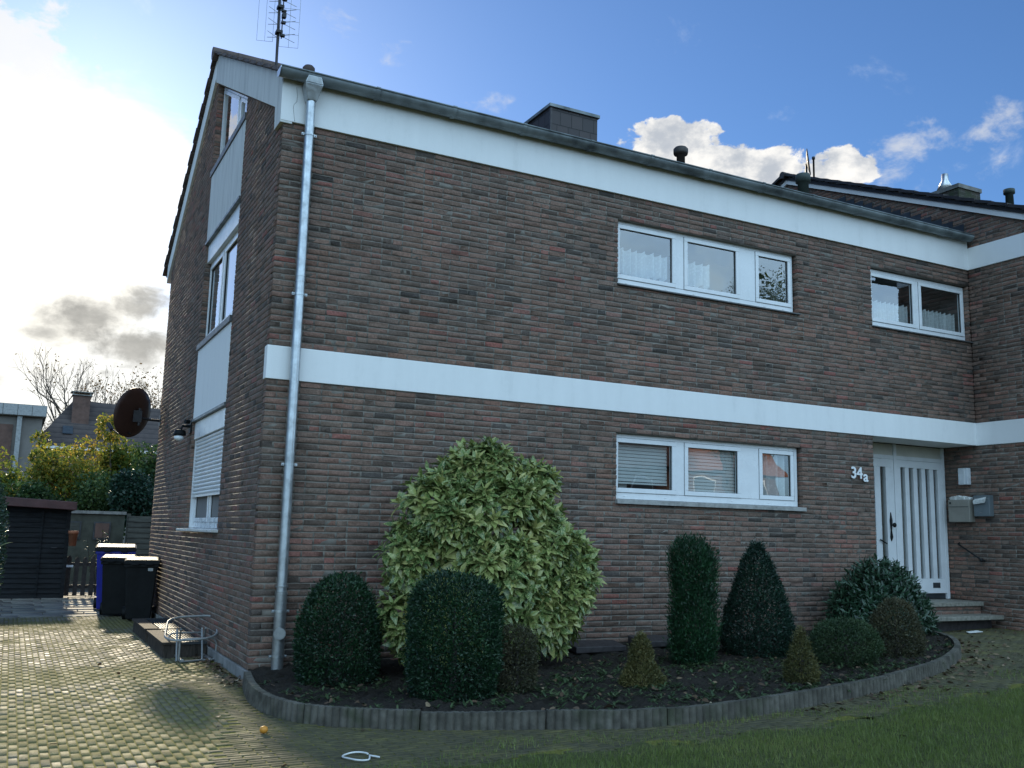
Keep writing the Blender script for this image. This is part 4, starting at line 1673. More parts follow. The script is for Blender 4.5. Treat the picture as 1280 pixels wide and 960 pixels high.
def pavers():
    C = []      # cx, cy, ang, moss

    def field(x0, x1, y0, y1, along_x, keep, moss, jit=0.012):
        lx, ly = (0.206, 0.060) if along_x else (0.060, 0.206)
        r = 0
        if along_x:
            y = y0
            while y < y1:
                x = x0 - (0.1 if r % 2 else 0)
                while x < x1:
                    C.append((x, y, 0.0, moss)) if keep(x, y) else None
                    x += lx
                y += ly
                r += 1
        else:
            x = x0
            while x < x1:
                y = y0 - (0.1 if r % 2 else 0)
                while y < y1:
                    C.append((x, y, math.pi / 2, moss)) if keep(x, y) else None
                    y += ly
                x += lx
                r += 1

    def clear(x, y):
        return not (x > 0.0 and y > -0.06) and not bool(inside(x, y, BED_POLY)) and y > lawn_line(x) - 0.05 + 0.12 * math.sin(x * 7.0)

    split = lambda x: 0.10 + 0.25 * math.sin(x * 1.3 + 1)
    field(-5.8, 0.0, -0.3, 7.35, False, lambda x, y: y > split(x) and x < -0.07, 0.12)
    field(-5.8, -0.40, -6.3, 0.6, False, lambda x, y: y <= split(x) and (x < -0.75 - 0.25 * math.sin(y * 1.2)), 0.25)
    field(-1.2, 10.8, -4.4, 0.6, True, lambda x, y: clear(x, y) and y <= split(x) + .2 and not (x < -0.75 - 0.25 * math.sin(y * 1.2)), 0.95)
    C_ = np.array(C)
    n = len(C_)
    rg = np.random.default_rng(4)
    hx, hy, b = 0.0985 - rg.uniform(0, .003, n), 0.0268 - rg.uniform(0, .0015, n), 0.0022
    ang = C_[:, 2] + rg.normal(0, 0.018, n)
    top = []
    for (sx, sy) in ((-1, -1), (1, -1), (1, 1), (-1, 1)):
        top.append((sx, sy))
    V = np.zeros((n, 8, 3))
    tx, ty = rg.normal(0, 0.003, n), rg.normal(0, 0.006, n)
    lift = rg.uniform(-.0016, .0016, n)
    for k, (sx, sy) in enumerate(top):
        for lvl, (bb, zz) in enumerate(((0.0, -0.0045), (b, 0.0))):
            ax, ay = sx * (hx - bb), sy * (hy - bb)
            V[:, lvl * 4 + k, 0] = C_[:, 0] + ax * np.cos(ang) - ay * np.sin(ang)
            V[:, lvl * 4 + k, 1] = C_[:, 1] + ax * np.sin(ang) + ay * np.cos(ang)
            z = zz + lift + (ax * tx + ay * ty if lvl else 0)
            V[:, lvl * 4 + k, 2] = 0.025 * np.maximum(V[:, lvl * 4 + k, 0], 0) + z
    tpl = np.array([(4, 5, 6, 7), (0, 1, 5, 4), (1, 2, 6, 5), (2, 3, 7, 6), (3, 0, 4, 7)])
    F = (np.arange(n)[:, None, None] * 8 + tpl[None]).reshape(-1, 4)
    tone = np.repeat(rg.beta(2, 2, n), 5)
    X_, Y_ = C_[:, 0], C_[:, 1]
    band = 0.55 * np.exp(-((Y_ - 1.2 - .35 * np.sin(X_ * .9)) / .45) ** 2) + 0.5 * np.exp(-((Y_ - 6.2 - .1 * X_) / .5) ** 2) + 0.4 * np.exp(-((Y_ + 2.9 + .5 * X_) / .5) ** 2)
    band = np.where(X_ < 0.0, band, 0)
    C_[:, 3] = np.maximum(C_[:, 3], np.minimum(C_[:, 3] + band, 0.54))
    moss = np.repeat(np.clip(C_[:, 3] + rg.normal(0, .05, n), 0, 1.2), 5)
    return mesh_np('driveway', V.reshape(-1, 3), F, 'clinker_paver', None, {'tone': tone, 'moss': moss})


tag(pavers(), kind='structure')


def flagstones():
    V, F, T = [], [], []
    rg = random.Random(9)
    y = 7.42
    r = 0
    while y < 13.5:
        x = -5.0 + (0.35 if r % 2 else 0)
        h = 0.40 if r < 2 else 0.5
        while x < (-0.02 if y < 8.2 else 1.5):
            w = 0.62 if r < 2 else 0.5
            b = len(V)
            t = rg.uniform(-.006, .006)
            x1, y1 = min(x + w - .012, -0.03 if y < 8.1 else 2), y + h - .012
            for zz, q in ((-0.04, 0), (0.0, .006)):
                V += [(x + q, y + q, zz + t), (x1 - q, y + q, zz + t + rg.uniform(-.002, .002)), (x1 - q, y1 - q, zz + t), (x + q, y1 - q, zz + t)]
            F += [(b + 4, b + 5, b + 6, b + 7), (b, b + 1, b + 5, b + 4), (b + 1, b + 2, b + 6, b + 5), (b + 2, b + 3, b + 7, b + 6), (b + 3, b, b + 4, b + 7)]
            T += [rg.random()] * 5
            x += w
        y += h
        r += 1
    return mesh_np('terrace', np.array(V), np.array(F), 'flagstone', None, {'tone': np.array(T)})


tag(flagstones(), kind='structure')
o = sheet('garden_soil', 'dirt', None, -12, 14, 7.3, 40, 1.0, -0.03, 0.0)
tag(o, kind='structure')

# lawn sheet and blades
o = sheet('lawn', 'turf', None, -1.5, 14, -9, -2.6, 0.06, 0.002, 0.007, keep=lambda x, y: y < lawn_line(x) + 0.07 * np.sin(x * 5.1) * np.cos(x * 2.3) + RNG.normal(0, 0.035, x.shape) - 0.04)
tag(o, kind='structure')


def grass():
    n = 190000
    rg = np.random.default_rng(5)
    x = rg.uniform(-0.4, 9.5, n)
    y = rg.uniform(-6.0, -2.8, n)
    edge = lawn_line(x) + 0.10 * np.sin(x * 5.1) * np.cos(x * 2.3)
    patch = np.sin(x * 3.1 + 1) * np.sin(y * 4.3) * 0.5 + 0.5
    pr = np.clip((edge - y) / 0.35, 0, 1) * (0.45 + 0.55 * patch)
    # a few tufts stray on to the path
    k = (rg.random(n) < pr) | ((y - edge < 0.45) & (y > edge) & (rg.random(n) < 0.14 * (patch > .45)))
    k &= ~((x > 0) & (y > -0.2)) & ~inside(x, y, BED_POLY)
    x, y = x[k], y[k]
    n = len(x)
    h = rg.uniform(.018, .055, n)
    a = rg.uniform(0, 2 * np.pi, n)
    w = rg.uniform(.0018, .0035, n)
    ln = rg.uniform(0, .7, n) * h
    la = rg.uniform(0, 2 * np.pi, n)
    z = 0.025 * np.maximum(x, 0) + 0.0
    cx, sx = np.cos(a) * w, np.sin(a) * w
    V = np.zeros((n, 3, 3))
    V[:, 0] = np.stack([x - cx, y - sx, z], 1)
    V[:, 1] = np.stack([x + cx, y + sx, z], 1)
    V[:, 2] = np.stack([x + np.cos(la) * ln, y + np.sin(la) * ln, z + h], 1)
    F = np.arange(n * 3).reshape(n, 3)
    return mesh_np('grass', V.reshape(-1, 3), F, 'grass_blade', None, {'tone': np.clip(rg.beta(2, 2, n) * .7 + .3 * (0.5 + 0.5 * np.sin(x * 2.3 + 1.5 * np.sin(y * 3.1)) * np.cos(y * 2.7 + x)), 0, 1)})


tag(grass(), 'short patchy green lawn grass at the lower right', 'grass', kind='stuff')

# flower bed soil with lumps
def bed():
    st_ = 0.05
    xs = np.arange(-0.25, 8.9, st_)
    ys = np.arange(-3.55, 0.03, st_)
    X, Y = np.meshgrid(xs, ys)
    Z = 0.025 * np.maximum(X, 0) + 0.065 + RNG.normal(0, 0.013, X.shape) + 0.025 * np.sin(X * 2.1) * np.cos(Y * 2.7) + 0.05 * np.clip((Y + 1.2) / 1.2, 0, 1)
    V = np.stack([X, Y, Z], -1).reshape(-1, 3)
    nx = len(xs)
    I, J = np.meshgrid(np.arange(nx - 1), np.arange(len(ys) - 1))
    k = (J * nx + I).ravel()
    F = np.stack([k, k + 1, k + nx + 1, k + nx], 1)
    c = V[F].mean(1)
    F = F[inside(c[:, 0], c[:, 1], BED_POLY)]
    return mesh_np('flower_bed', V, F, 'bed_soil')


tag(bed(), kind='structure')

# ------------------------------------------------------------------ edging blocks: ribbed concrete palisade strips of about a metre
EDGE_LABEL = 'grey ribbed concrete edging block bordering the flower bed'


def edging():
    seg = np.diff(EPA, axis=0)
    s = np.concatenate([[0], np.cumsum(np.hypot(seg[:, 0], seg[:, 1]))])
    tot = s[-1]
    cnt = int(round(tot / 0.95))
    bl = tot / cnt

    def at(t):
        x, y = np.interp(t, s, EPA[:, 0]), np.interp(t, s, EPA[:, 1])
        e = 0.03
        dx = np.interp(min(t + e, tot), s, EPA[:, 0]) - np.interp(max(t - e, 0), s, EPA[:, 0])
        dy = np.interp(min(t + e, tot), s, EPA[:, 1]) - np.interp(max(t - e, 0), s, EPA[:, 1])
        l = math.hypot(dx, dy)
        return x, y, dx / l, dy / l
    rg = random.Random(2)
    for b in range(cnt):
        t0, t1 = b * bl + 0.004, (b + 1) * bl - 0.004
        ribs = max(6, int(round((t1 - t0) / 0.062)))
        per = 5
        tilt = rg.uniform(-.010, .010)
        dz = rg.uniform(-.008, .008)
        m = MB()
        top, bot, topi, boti = [], [], [], []
        for i in range(ribs * per + 1):
            t = t0 + (t1 - t0) * i / (ribs * per)
            x, y, tx, ty = at(t)
            nx, ny = ty, -tx                     # outwards, to the path
            ph = (i % per) / per
            out = 0.022 + 0.019 * math.sin(math.pi * ph) ** 0.7 if 0 < i < ribs * per else 0.020
            g = ground_z(x)
            h = g + 0.130 + dz + tilt * (t - t0) + rg.uniform(-.003, .003)
            top.append((x + nx * (out - .006), y + ny * (out - .006), h))
            bot.append((x + nx * (out + .004), y + ny * (out + .004), g - 0.06))
            topi.append((x - nx * 0.030, y - ny * 0.030, h))
            boti.append((x - nx * 0.030, y - ny * 0.030, g - 0.06))
        n = len(top)
        V = bot + top + topi + boti
        F = []
        for i in range(n - 1):
            for a, c in ((0, 1), (1, 2), (2, 3)):
                F.append((a * n + i, a * n + i + 1, c * n + i + 1, c * n + i))
        F.append((0, n, 2 * n, 3 * n))
        F.append((n - 1, 4 * n - 1, 3 * n - 1, 2 * n - 1))
        m.add(V, F)
        o = m.build('edging_block', 'weathered_concrete')
        tag(o, EDGE_LABEL, 'edging block', 'concrete edging blocks round the flower bed')


edging()

# ------------------------------------------------------------------ leaves
def leaf_geo(P, D, Nn, ln, wd, shape='diamond', bend=0.0):
    """P base, D axis, Nn leaf normal (arrays); returns verts and triangles"""
    n = len(P)
    D = D / (np.linalg.norm(D, axis=1, keepdims=True) + 1e-9)
    S = np.cross(D, Nn)
    S /= (np.linalg.norm(S, axis=1, keepdims=True) + 1e-9)
    Nn = np.cross(S, D)
    if shape == 'diamond':
        T = [(0, 0, 0), (0.45, -1, 0.06), (1, 0, 0), (0.45, 1, 0.06)]
        tri = [(0, 2, 1), (0, 3, 2)]
    elif shape == 'oval':
        T = [(0, 0, 0), (0.30, -.85, .10), (0.30, .85, .10), (0.45, 0, 0), (0.68, -.75, .08), (0.68, .75, .08), (1.0, 0, -.05)]
        tri = [(0, 3, 1), (0, 2, 3), (1, 3, 4), (3, 2, 5), (3, 6, 4), (3, 5, 6)]
    else:
        T = [(0, 0, 0), (0.25, -.80, .10), (0.25, .80, .10), (0.35, 0, 0), (0.55, -1, .12), (0.55, 1, .12), (0.66, 0, 0), (0.82, -.5, .06), (0.82, .5, .06), (1, 0, 0)]
        tri = [(0, 3, 1), (0, 2, 3), (1, 3, 4), (3, 2, 5), (3, 6, 4), (3, 5, 6), (4, 6, 7), (6, 5, 8), (6, 9, 7), (6, 8, 9)]
    k = len(T)
    V = np.zeros((n, k, 3))
    ln = np.broadcast_to(np.asarray(ln, float), (n,))[:, None]
    wd = np.broadcast_to(np.asarray(wd, float), (n,))[:, None]
    bend = np.broadcast_to(np.asarray(bend, float), (n,))[:, None]
    for i, (t, s, h) in enumerate(T):
        V[:, i] = P + D * ln * t + S * wd * 0.5 * s + Nn * (wd * h - bend * ln * t * t)
    F = (np.arange(n)[:, None, None] * k + np.array(tri)[None]).reshape(-1, 3)
    return V.reshape(-1, 3), F, len(tri)


def unit(v):
    return v / (np.linalg.norm(v, axis=1, keepdims=True) + 1e-9)


def leaves(name, mat, parent, P, D, Nn, ln, wd, tone, shape='diamond', bend=0.0):
    V, F, k = leaf_geo(P, D, Nn, ln, wd, shape, bend)
    return mesh_np(name, V, F, mat, parent, {'tone': np.repeat(np.clip(tone, 0, 1), k)})


def clump_noise(P, rg, k=5, f=4.0):
    """smooth random field for lumps"""
    o = np.zeros(len(P))
    for i in range(k):
        w = rg.normal(0, f, 3)
        o += np.sin(P @ w + rg.uniform(0, 6))
    return o / k


def clipped_shrub(name, label, cx, cy, zb, h, w, prof, mat, n, ln, wd, seed, cat='shrub', lump=0.05, up=0.35, depth=0.78, group=None, ay=1.0, rough=0.012):
    """revolved outline prof(t) (0..1 radius over height t) covered with small foliage; a stem inside"""
    rg = np.random.default_rng(seed)
    o = thing(name, (cx, cy, zb), label, cat, group)
    t = rg.random(n * 3)
    prof0 = prof
    prof = lambda q: prof0(min(max(q, 0.0), 0.9995))
    pr = np.array([prof(v) for v in t])
    keep = rg.random(n * 3) < np.clip(pr * 0.9 + 0.1, 0, 1)
    t, pr = t[keep][:n], pr[keep][:n]
    m = len(t)
    a = rg.uniform(0, 2 * np.pi, m)
    e = 1e-3
    dp = (np.array([prof(min(v + e, 1)) for v in t]) - np.array([prof(max(v - e, 0)) for v in t])) / (2 * e)
    nrm = np.stack([np.cos(a), np.sin(a) / ay, -dp * (w / 2) / h], 1)
    nrm = unit(nrm)
    dirs = np.stack([np.cos(a), np.sin(a), t * 2], 1)
    lm = 1 + lump * clump_noise(dirs * 1.0, rg, 6, 3.0) * 1.6
    rad = (w / 2) * pr * lm * (depth + (1 - depth) * np.sqrt(rg.random(m)))
    P = np.stack([cx + rad * np.cos(a), cy + ay * rad * np.sin(a), zb + t * h * (1 + lump * .4 * clump_noise(dirs, rg, 4, 2.5))], 1)
    P += rg.normal(0, rough, P.shape)
    stray = (rg.random(m) < 0.05) & (clump_noise(P, rg, 4, 7.0) > 0.0)
    P[stray] += nrm[stray] * rg.uniform(.01, .05, (int(stray.sum()), 1)) + np.array([0, 0, 1.0]) * rg.uniform(0, .025, (int(stray.sum()), 1))
    P += nrm * (0.022 * clump_noise(P, rg, 6, 14.0))[:, None]
    D = unit(nrm * 0.75 + np.array([0, 0, up]) + rg.normal(0, 0.45, P.shape))
    Nn = unit(nrm + rg.normal(0, 0.6, P.shape))
    tone = 0.48 + 0.45 * clump_noise(P, rg, 5, 11.0) + rg.normal(0, 0.24, m)
    sz = rg.uniform(0.7, 1.3, m)
    leaves('foliage', mat, o, P - D * ln * 0.4, D, Nn, ln * sz, wd * sz, tone, 'diamond', 0.1)
    mb = MB()
    mb.tube([(cx, cy, zb - .06), (cx + .01, cy, zb + h * .35), (cx, cy + .01, zb + h * .72)], [0.035 * min(1, w * 1.3) + .006, 0.022, 0.006], 7)
    for i in range(9):
        q = 0.12 + 0.07 * i
        aa = i * 2.4
        rr = (w / 2) * prof(min(q + .1, 1)) * 0.75
        mb.tube([(cx, cy, zb + h * q * .8), (cx + rr * math.cos(aa), cy + rr * math.sin(aa), zb + h * min(.97, q + .12))], [0.010, 0.003], 5)
    mb.build('stem', 'dark_bark', o)
    return o


def dome(flat=0.5, p=2.6, top=1.0):
    """rounded column: vertical sides with a domed head"""
    def f(t):
        if t < flat:
            return 0.86 + 0.14 * math.sin(min(1, t / flat * 1.4) * math.pi / 2)
        q = (t - flat) / (1 - flat)
        return max(0.02, (1 - q ** p) ** (1 / 2.0)) if q < 1 else 0.02
    return f


def cone(pw=1.0, base=0.12, tip=0.10):
    def f(t):
        b = min(1, 0.75 + t / base * .25) if t < base else 1
        return max(tip * (1 - t ** 6), b * (1 - max(0, (t - base) / (1 - base))) ** pw)
    return f


def ball():
    return lambda t: max(0.03, math.sqrt(max(0, 1 - (2 * (t * .92 + .08) - 1) ** 2)))


def bz(x):
    return ground_z(x) + 0.07


clipped_shrub('box_bush', 'large rounded dark green clipped bush beside the downpipe', 0.66, -0.75, bz(.6), 0.98, 0.79, dome(.35, 2.2), 'yew_needle', 21000, 0.030, 0.013, 21)
clipped_shrub('box_bush', 'large flat topped dark green clipped bush in front of the speckled shrub', 1.30, -1.95, bz(1.3), 1.02, 0.82, dome(.62, 3.4), 'yew_needle', 24000, 0.030, 0.013, 22, lump=0.04)
clipped_shrub('dwarf_conifer', 'narrow brownish dwarf conifer tucked right of the flat topped bush', 1.92, -1.93, bz(1.9), 0.56, 0.38, dome(.6, 3), 'bronze_conifer', 7000, 0.026, 0.009, 23, 'conifer')
clipped_shrub('dwarf_conifer', 'golden dwarf conifer with rounded tip, leftmost of the two golden ones', 3.08, -2.20, bz(3.1), 0.45, 0.44, lambda t: max(.05, (1 - t ** 1.5) ** .8 * (.85 + .15 * math.cos(t * 7))), 'golden_conifer', 9000, 0.026, 0.009, 24, 'conifer')
clipped_shrub('thuja', 'narrow columnar thuja, green and loose, against the wall', 4.38, -1.30, bz(4.3), 1.32, 0.54, lambda t: max(.05, (0.92 + .08 * math.sin(t * 9)) * max(0, 1 - max(0, (t - .70) / .30) ** 2.4) ** .5 * (.84 + .16 * min(1, t * 2.2))), 'bright_thuja', 19000, 0.040, 0.012, 25, 'conifer', lump=0.17, up=0.9, depth=0.5, rough=.028)
clipped_shrub('yew', 'tall dark green cone shaped yew right of the columnar thuja', 5.37, -1.20, bz(5.3), 1.24, 0.90, lambda t: max(.10, min(1, .78 + t * 1.2) * (1 - max(0, t - .12) / .88) ** .62 * 1.0 if t < .93 else .16 * math.sqrt(max(0, 1 - ((t - .93) / .075) ** 2)) + .03), 'deep_spruce', 23000, 0.032, 0.013, 26, 'conifer', lump=0.03)
clipped_shrub('dwarf_conifer', 'small pointed golden dwarf conifer close to the edging', 4.45, -2.80, bz(4.4), 0.50, 0.31, cone(.75, .15, .12), 'golden_conifer', 7000, 0.024, 0.008, 27, 'conifer')
clipped_shrub('round_conifer', 'low ball shaped olive conifer left of the bronze egg shaped one', 5.76, -2.10, bz(5.7), 0.46, 0.73, ball(), 'olive_conifer', 11000, 0.028, 0.010, 28, 'conifer', lump=.03)
clipped_shrub('dwarf_conifer', 'bronze egg shaped dwarf conifer in front of the broad laurel', 6.64, -2.0, bz(6.6), 0.63, 0.58, dome(.30, 1.8), 'bronze_conifer', 11000, 0.028, 0.010, 29, 'conifer', lump=.04)


def aucuba():
    rg = np.random.default_rng(31)
    o = thing('spotted_laurel', (2.1, -0.85, bz(2.1)), 'large yellow speckled evergreen shrub against the front wall', 'shrub')
    # shoots spread over the crown made of lobes
    lobes = [((1.98, -0.78, 2.02), 0.38), ((2.42, -0.76, 1.90), 0.40), ((1.48, -0.78, 1.66), 0.42), ((2.05, -0.92, 1.50), 0.60), ((2.74, -0.80, 1.45), 0.44),
             ((1.32, -0.82, 1.22), 0.40), ((3.00, -0.86, 0.98), 0.36), ((1.28, -0.88, 0.56), 0.30), ((2.72, -0.98, 0.76), 0.34), ((2.12, -1.08, 1.0), 0.56), ((1.75, -0.9, 0.6), .40),
             ((2.55, -0.95, 1.15), 0.46), ((1.46, -0.80, 1.76), 0.26), ((2.62, -0.80, 1.78), 0.28), ((2.95, -0.84, 1.34), 0.36), ((3.12, -0.88, 1.02), 0.38), ((1.66, -0.80, 1.95), 0.27), ((2.52, -0.80, 1.98), 0.30), ((2.10, -0.85, 2.10), 0.33), ((2.86, -0.98, 0.62), 0.33), ((2.55, -1.0, 0.58), 0.26)]
    lobes = [((2.10 + (c[0] - 2.10) * 0.90, c[1], c[2]), r * 0.94) for c, r in lobes]
    main = list(lobes)
    for i in range(44):
        c, r = main[rg.integers(len(main))]
        v = unit(rg.normal(0, 1, (1, 3)))[0]
        if v[1] > 0.2:
            v[1] *= -1
        q = np.array(c) + v * r * 0.85
        rr = rg.uniform(.13, .22)
        if q[2] > 0.45 and q[2] + rr < 2.36 and abs(q[0] - 2.13) + rr < 1.14 - max(0, q[2] - 1.5) * 0.45:
            lobes.append((tuple(q), rr))
    S, SD = [], []
    for c, r in lobes:
        k = int(170 * r * r / 0.30) + 5
        v = unit(rg.normal(0, 1, (k, 3)))
        v[:, 1] = np.where(v[:, 1] > 0.55, -v[:, 1], v[:, 1])
        p_ = np.array(c) + v * r * np.array([1.0, 0.85, 1.0]) * (0.66 + 0.38 * np.sqrt(rg.random((k, 1))) + 0.10 * clump_noise(v * 1.0, rg, 4, 3.0)[:, None])
        ok = np.ones(k, bool)
        for c2, r2 in lobes:
            if c2 != c:
                q = np.linalg.norm((p_ - np.array(c2)) / np.array([1, .85, 1]), axis=1)
                ok &= q > r2 * 0.72
        ok &= (p_[:, 1] < -0.10) & (p_[:, 2] > 0.22)
        S.append(p_[ok])
        SD.append(v[ok])
    S, SD = np.concatenate(S), np.concatenate(SD)
    PP, DD, NN, LL, WW, TT, BB = [], [], [], [], [], [], []
    for s, d in zip(S, SD):
        ax = unit((d * 0.85 + np.array([0, -0.15, 0.40]) + rg.normal(0, .18, 3))[None])[0]
        k = rg.integers(8, 13)
        a1 = np.cross(ax, [0.3, 0.2, 1.0])
        a1 /= np.linalg.norm(a1)
        a2 = np.cross(ax, a1)
        base = rg.beta(2.2, 1.9)
        for i in range(k):
            an = i * 2.4 + rg.uniform(-.3, .3)
            lvl = i / k
            spread = 1.25 - 0.85 * lvl
            dr = ax * (0.25 + 0.75 * lvl) + (a1 * math.cos(an) + a2 * math.sin(an)) * spread + np.array([0, 0, -0.45 * (1 - lvl)])
            dr /= np.linalg.norm(dr)
            PP.append(s - ax * 0.07 * (1 - lvl))
            DD.append(dr)
            NN.append(ax * 0.9 + np.array([0, 0, .45]) + rg.normal(0, .15, 3))
            l = rg.uniform(.125, .205) * (1 - .40 * lvl)
            LL.append(l)
            WW.append(l * rg.uniform(.34, .46))
            TT.append(np.clip(base + rg.normal(0, .16), 0, 1))
            BB.append(rg.uniform(.05, .40))
    leaves('foliage', 'variegated_leaf', o, np.array(PP), np.array(DD), unit(np.array(NN)), np.array(LL), np.array(WW), np.array(TT), 'full', np.array(BB))
    mb = MB()
    for i in range(26):
        s = S[rg.integers(len(S))]
        b = np.array([2.1 + rg.uniform(-.35, .35), -0.75 + rg.uniform(-.2, .2), bz(2.1) - .05])
        m = (b * .45 + s * .55) + np.array([0, 0, .12])
        mb.tube([b, m, s], [.020, .012, .005], 6)
    mb.build('stem', 'dark_bark', o)


aucuba()


def laurel():
    rg = np.random.default_rng(33)
    cx, cy = 8.02, -0.58
    o = thing('laurel_bush', (cx, cy, bz(8)), 'broad glossy green laurel bush in front of the entrance steps', 'shrub')
    m = 9000
    v = unit(rg.normal(0, 1, (m, 3)))
    v[:, 2] = np.abs(v[:, 2])
    lump = 1 + 0.13 * clump_noise(v, rg, 6, 4.5)
    P = np.array([cx, cy, bz(8) + .06]) + v * np.array([0.82, 0.50, 0.96]) * (lump * (0.35 + .65 * np.sqrt(rg.random(m))))[:, None]
    P[:, 1] = np.minimum(P[:, 1], -0.05)
    D = unit(v * .45 + np.array([0, 0, .25]) + rg.normal(0, .65, v.shape))
    leaves('foliage', 'laurel_leaf', o, P, D, unit(v * 1.4 + np.array([0, 0, .5]) + rg.normal(0, .4, v.shape)), rg.uniform(.06, .115, m), rg.uniform(.020, .036, m), rg.beta(2, 2, m), 'oval', .25)
    mb = MB()
    for i in range(14):
        s = P[rg.integers(m)]
        b = np.array([cx + rg.uniform(-.15, .15), cy, bz(8) - .04])
        mb.tube([b, (b + s) / 2 + np.array([0, 0, .1]), s], [.016, .010, .003], 6)
    mb.build('stem', 'dark_bark', o)


laurel()


# weeds and fallen leaves
def weeds():
    rg = np.random.default_rng(41)
    PP, DD, NN, LL = [], [], [], []
    k = 0
    while k < 1700:
        x, y = rg.uniform(0, 8.6), rg.uniform(-3.4, -0.3)
        if not inside(np.array([x]), np.array([y]), BED_POLY)[0]:
            continue
        if rg.random() < 0.55 and not (2.0 < x < 7.0 and y < -1.4):
            continue
        k += 1
        s = rg.uniform(.5, 1.4)
        m = rg.integers(4, 9)
        for i in range(m):
            a = rg.uniform(0, 6.28)
            PP.append((x, y, ground_z(x) + .075))
            DD.append((math.cos(a), math.sin(a), rg.uniform(.1, 1.3)))
            NN.append((-math.cos(a) * .5, -math.sin(a) * .5, 1))
            LL.append(.05 * s * rg.uniform(.6, 1.4))
    LL = np.array(LL)
    return leaves('weeds', 'weed_leaf', None, np.array(PP), np.array(DD), unit(np.array(NN)), LL, LL * .30, rg.beta(2, 2, len(LL)), 'oval', .35)


tag(weeds(), 'low green weeds and seedlings growing in the bed soil', 'weeds', kind='stuff')


def litter():
    rg = np.random.default_rng(43)
    PP = []
    while len(PP) < 1500:
        c = rg.random()
        if c < 0.34:
            x, y = rg.uniform(0, 8.7), rg.uniform(-3.4, -0.05)
            if not inside(np.array([x]), np.array([y]), BED_POLY)[0]:
                continue
            z = ground_z(x) + .095
        elif c < 0.55:                        # heap along the outer side of the edging on the right and under the gable
            i = int(rg.uniform(0.55, 0.99) * len(EP))
            d = abs(rg.normal(0, .22)) + .06
            x, y = EP[i][0] + d * .6, EP[i][1] - d * .8
            z = ground_z(x) + .008
        elif c < 0.66:
            x, y = -0.04 - abs(rg.normal(0, .10)), rg.uniform(-.3, 2.2)
            z = .010
        elif c < 0.80:
            x, y = rg.uniform(6.5, 10.7), rg.uniform(-3.2, -0.3)
            z = ground_z(x) + .010
        else:
            x, y = rg.uniform(-2.6, 10), rg.uniform(-5.5, 2.0)
            if rg.random() < .45:
                continue
            z = ground_z(x) + .010
        if x > 0 and y > -0.04:
            continue
        PP.append((x, y, z))
    PP = np.array(PP)
    m = len(PP)
    a = rg.uniform(0, 6.28, m)
    D = np.stack([np.cos(a), np.sin(a), rg.uniform(-.15, .5, m)], 1)
    N_ = unit(np.stack([rg.normal(0, .45, m), rg.normal(0, .45, m), np.ones(m)], 1))
    l = rg.uniform(.025, .075, m)
    return leaves('fallen_leaves', 'dead_leaf', None, PP, D, N_, l, l * rg.uniform(.45, .8, m), rg.beta(1.6, 2.2, m), 'oval', rg.uniform(-.2, .6, m))


tag(litter(), 'brown fallen leaves strewn over the bed and the paving', 'leaves', kind='stuff')

# ------------------------------------------------------------------ objects along the gable
def grating_box(y0, y1, label, tilt):
    o = thing('step_box', (-0.28, (y0 + y1) / 2, 0), label, 'low box', 'slatted boxes along the gable wall')
    x0, x1, zt_ = -0.53, -0.035, 0.172
    mb = MB()
    mb.box(x0 + .02, y0 + .02, -0.01, x1, y1 - .02, zt_ - .03)
    mb.build('body', 'crate_wood', o, 0.006)
    mb = MB()
    mb.box(x0, y0, zt_ - .028, x0 + .17, y1, zt_)
    mb.build('board', 'crate_wood', o, 0.004)
    mb = MB()
    mb.box(x0 + .172, y0, zt_ - .029, x1, y0 + .03, zt_ - .001)
    mb.box(x0 + .172, y1 - .03, zt_ - .029, x1, y1, zt_ - .001)
    x = x0 + .195
    while x < x1 - .02:
        mb.box(x, y0 + .032, zt_ - .026, x + .012, y1 - .032, zt_ - .003)
        x += .032
    mb.build('grating', 'dark_zinc', o)
    return o


grating_box(3.52, 4.95, 'low dark box with slatted metal top, next to the bins', 0)
grating_box(1.95, 3.34, 'low wooden box with slatted metal top, behind the tubular frame', 0)

sl = thing('sled_frame', (-0.2, 1.9, 0), 'small tubular metal frame like an upturned sled standing by the gable', 'metal frame')


def arc(c, r, a0, a1, n, ex, ey):
    ex, ey = Vector(ex), Vector(ey)
    return [Vector(c) + ex * r * math.cos(a0 + (a1 - a0) * i / n) + ey * r * math.sin(a0 + (a1 - a0) * i / n) for i in range(n + 1)]


def stadium(c, ex, ey, hx, hy, r, n=5):
    P = []
    for (sx, sy, a0) in ((1, 1, 0), (-1, 1, math.pi / 2), (-1, -1, math.pi), (1, -1, 1.5 * math.pi)):
        cc = Vector(c) + Vector(ex) * sx * (hx - r) + Vector(ey) * sy * (hy - r)
        P += arc(cc, r, a0, a0 + math.pi / 2, n, ex, ey)
    return P


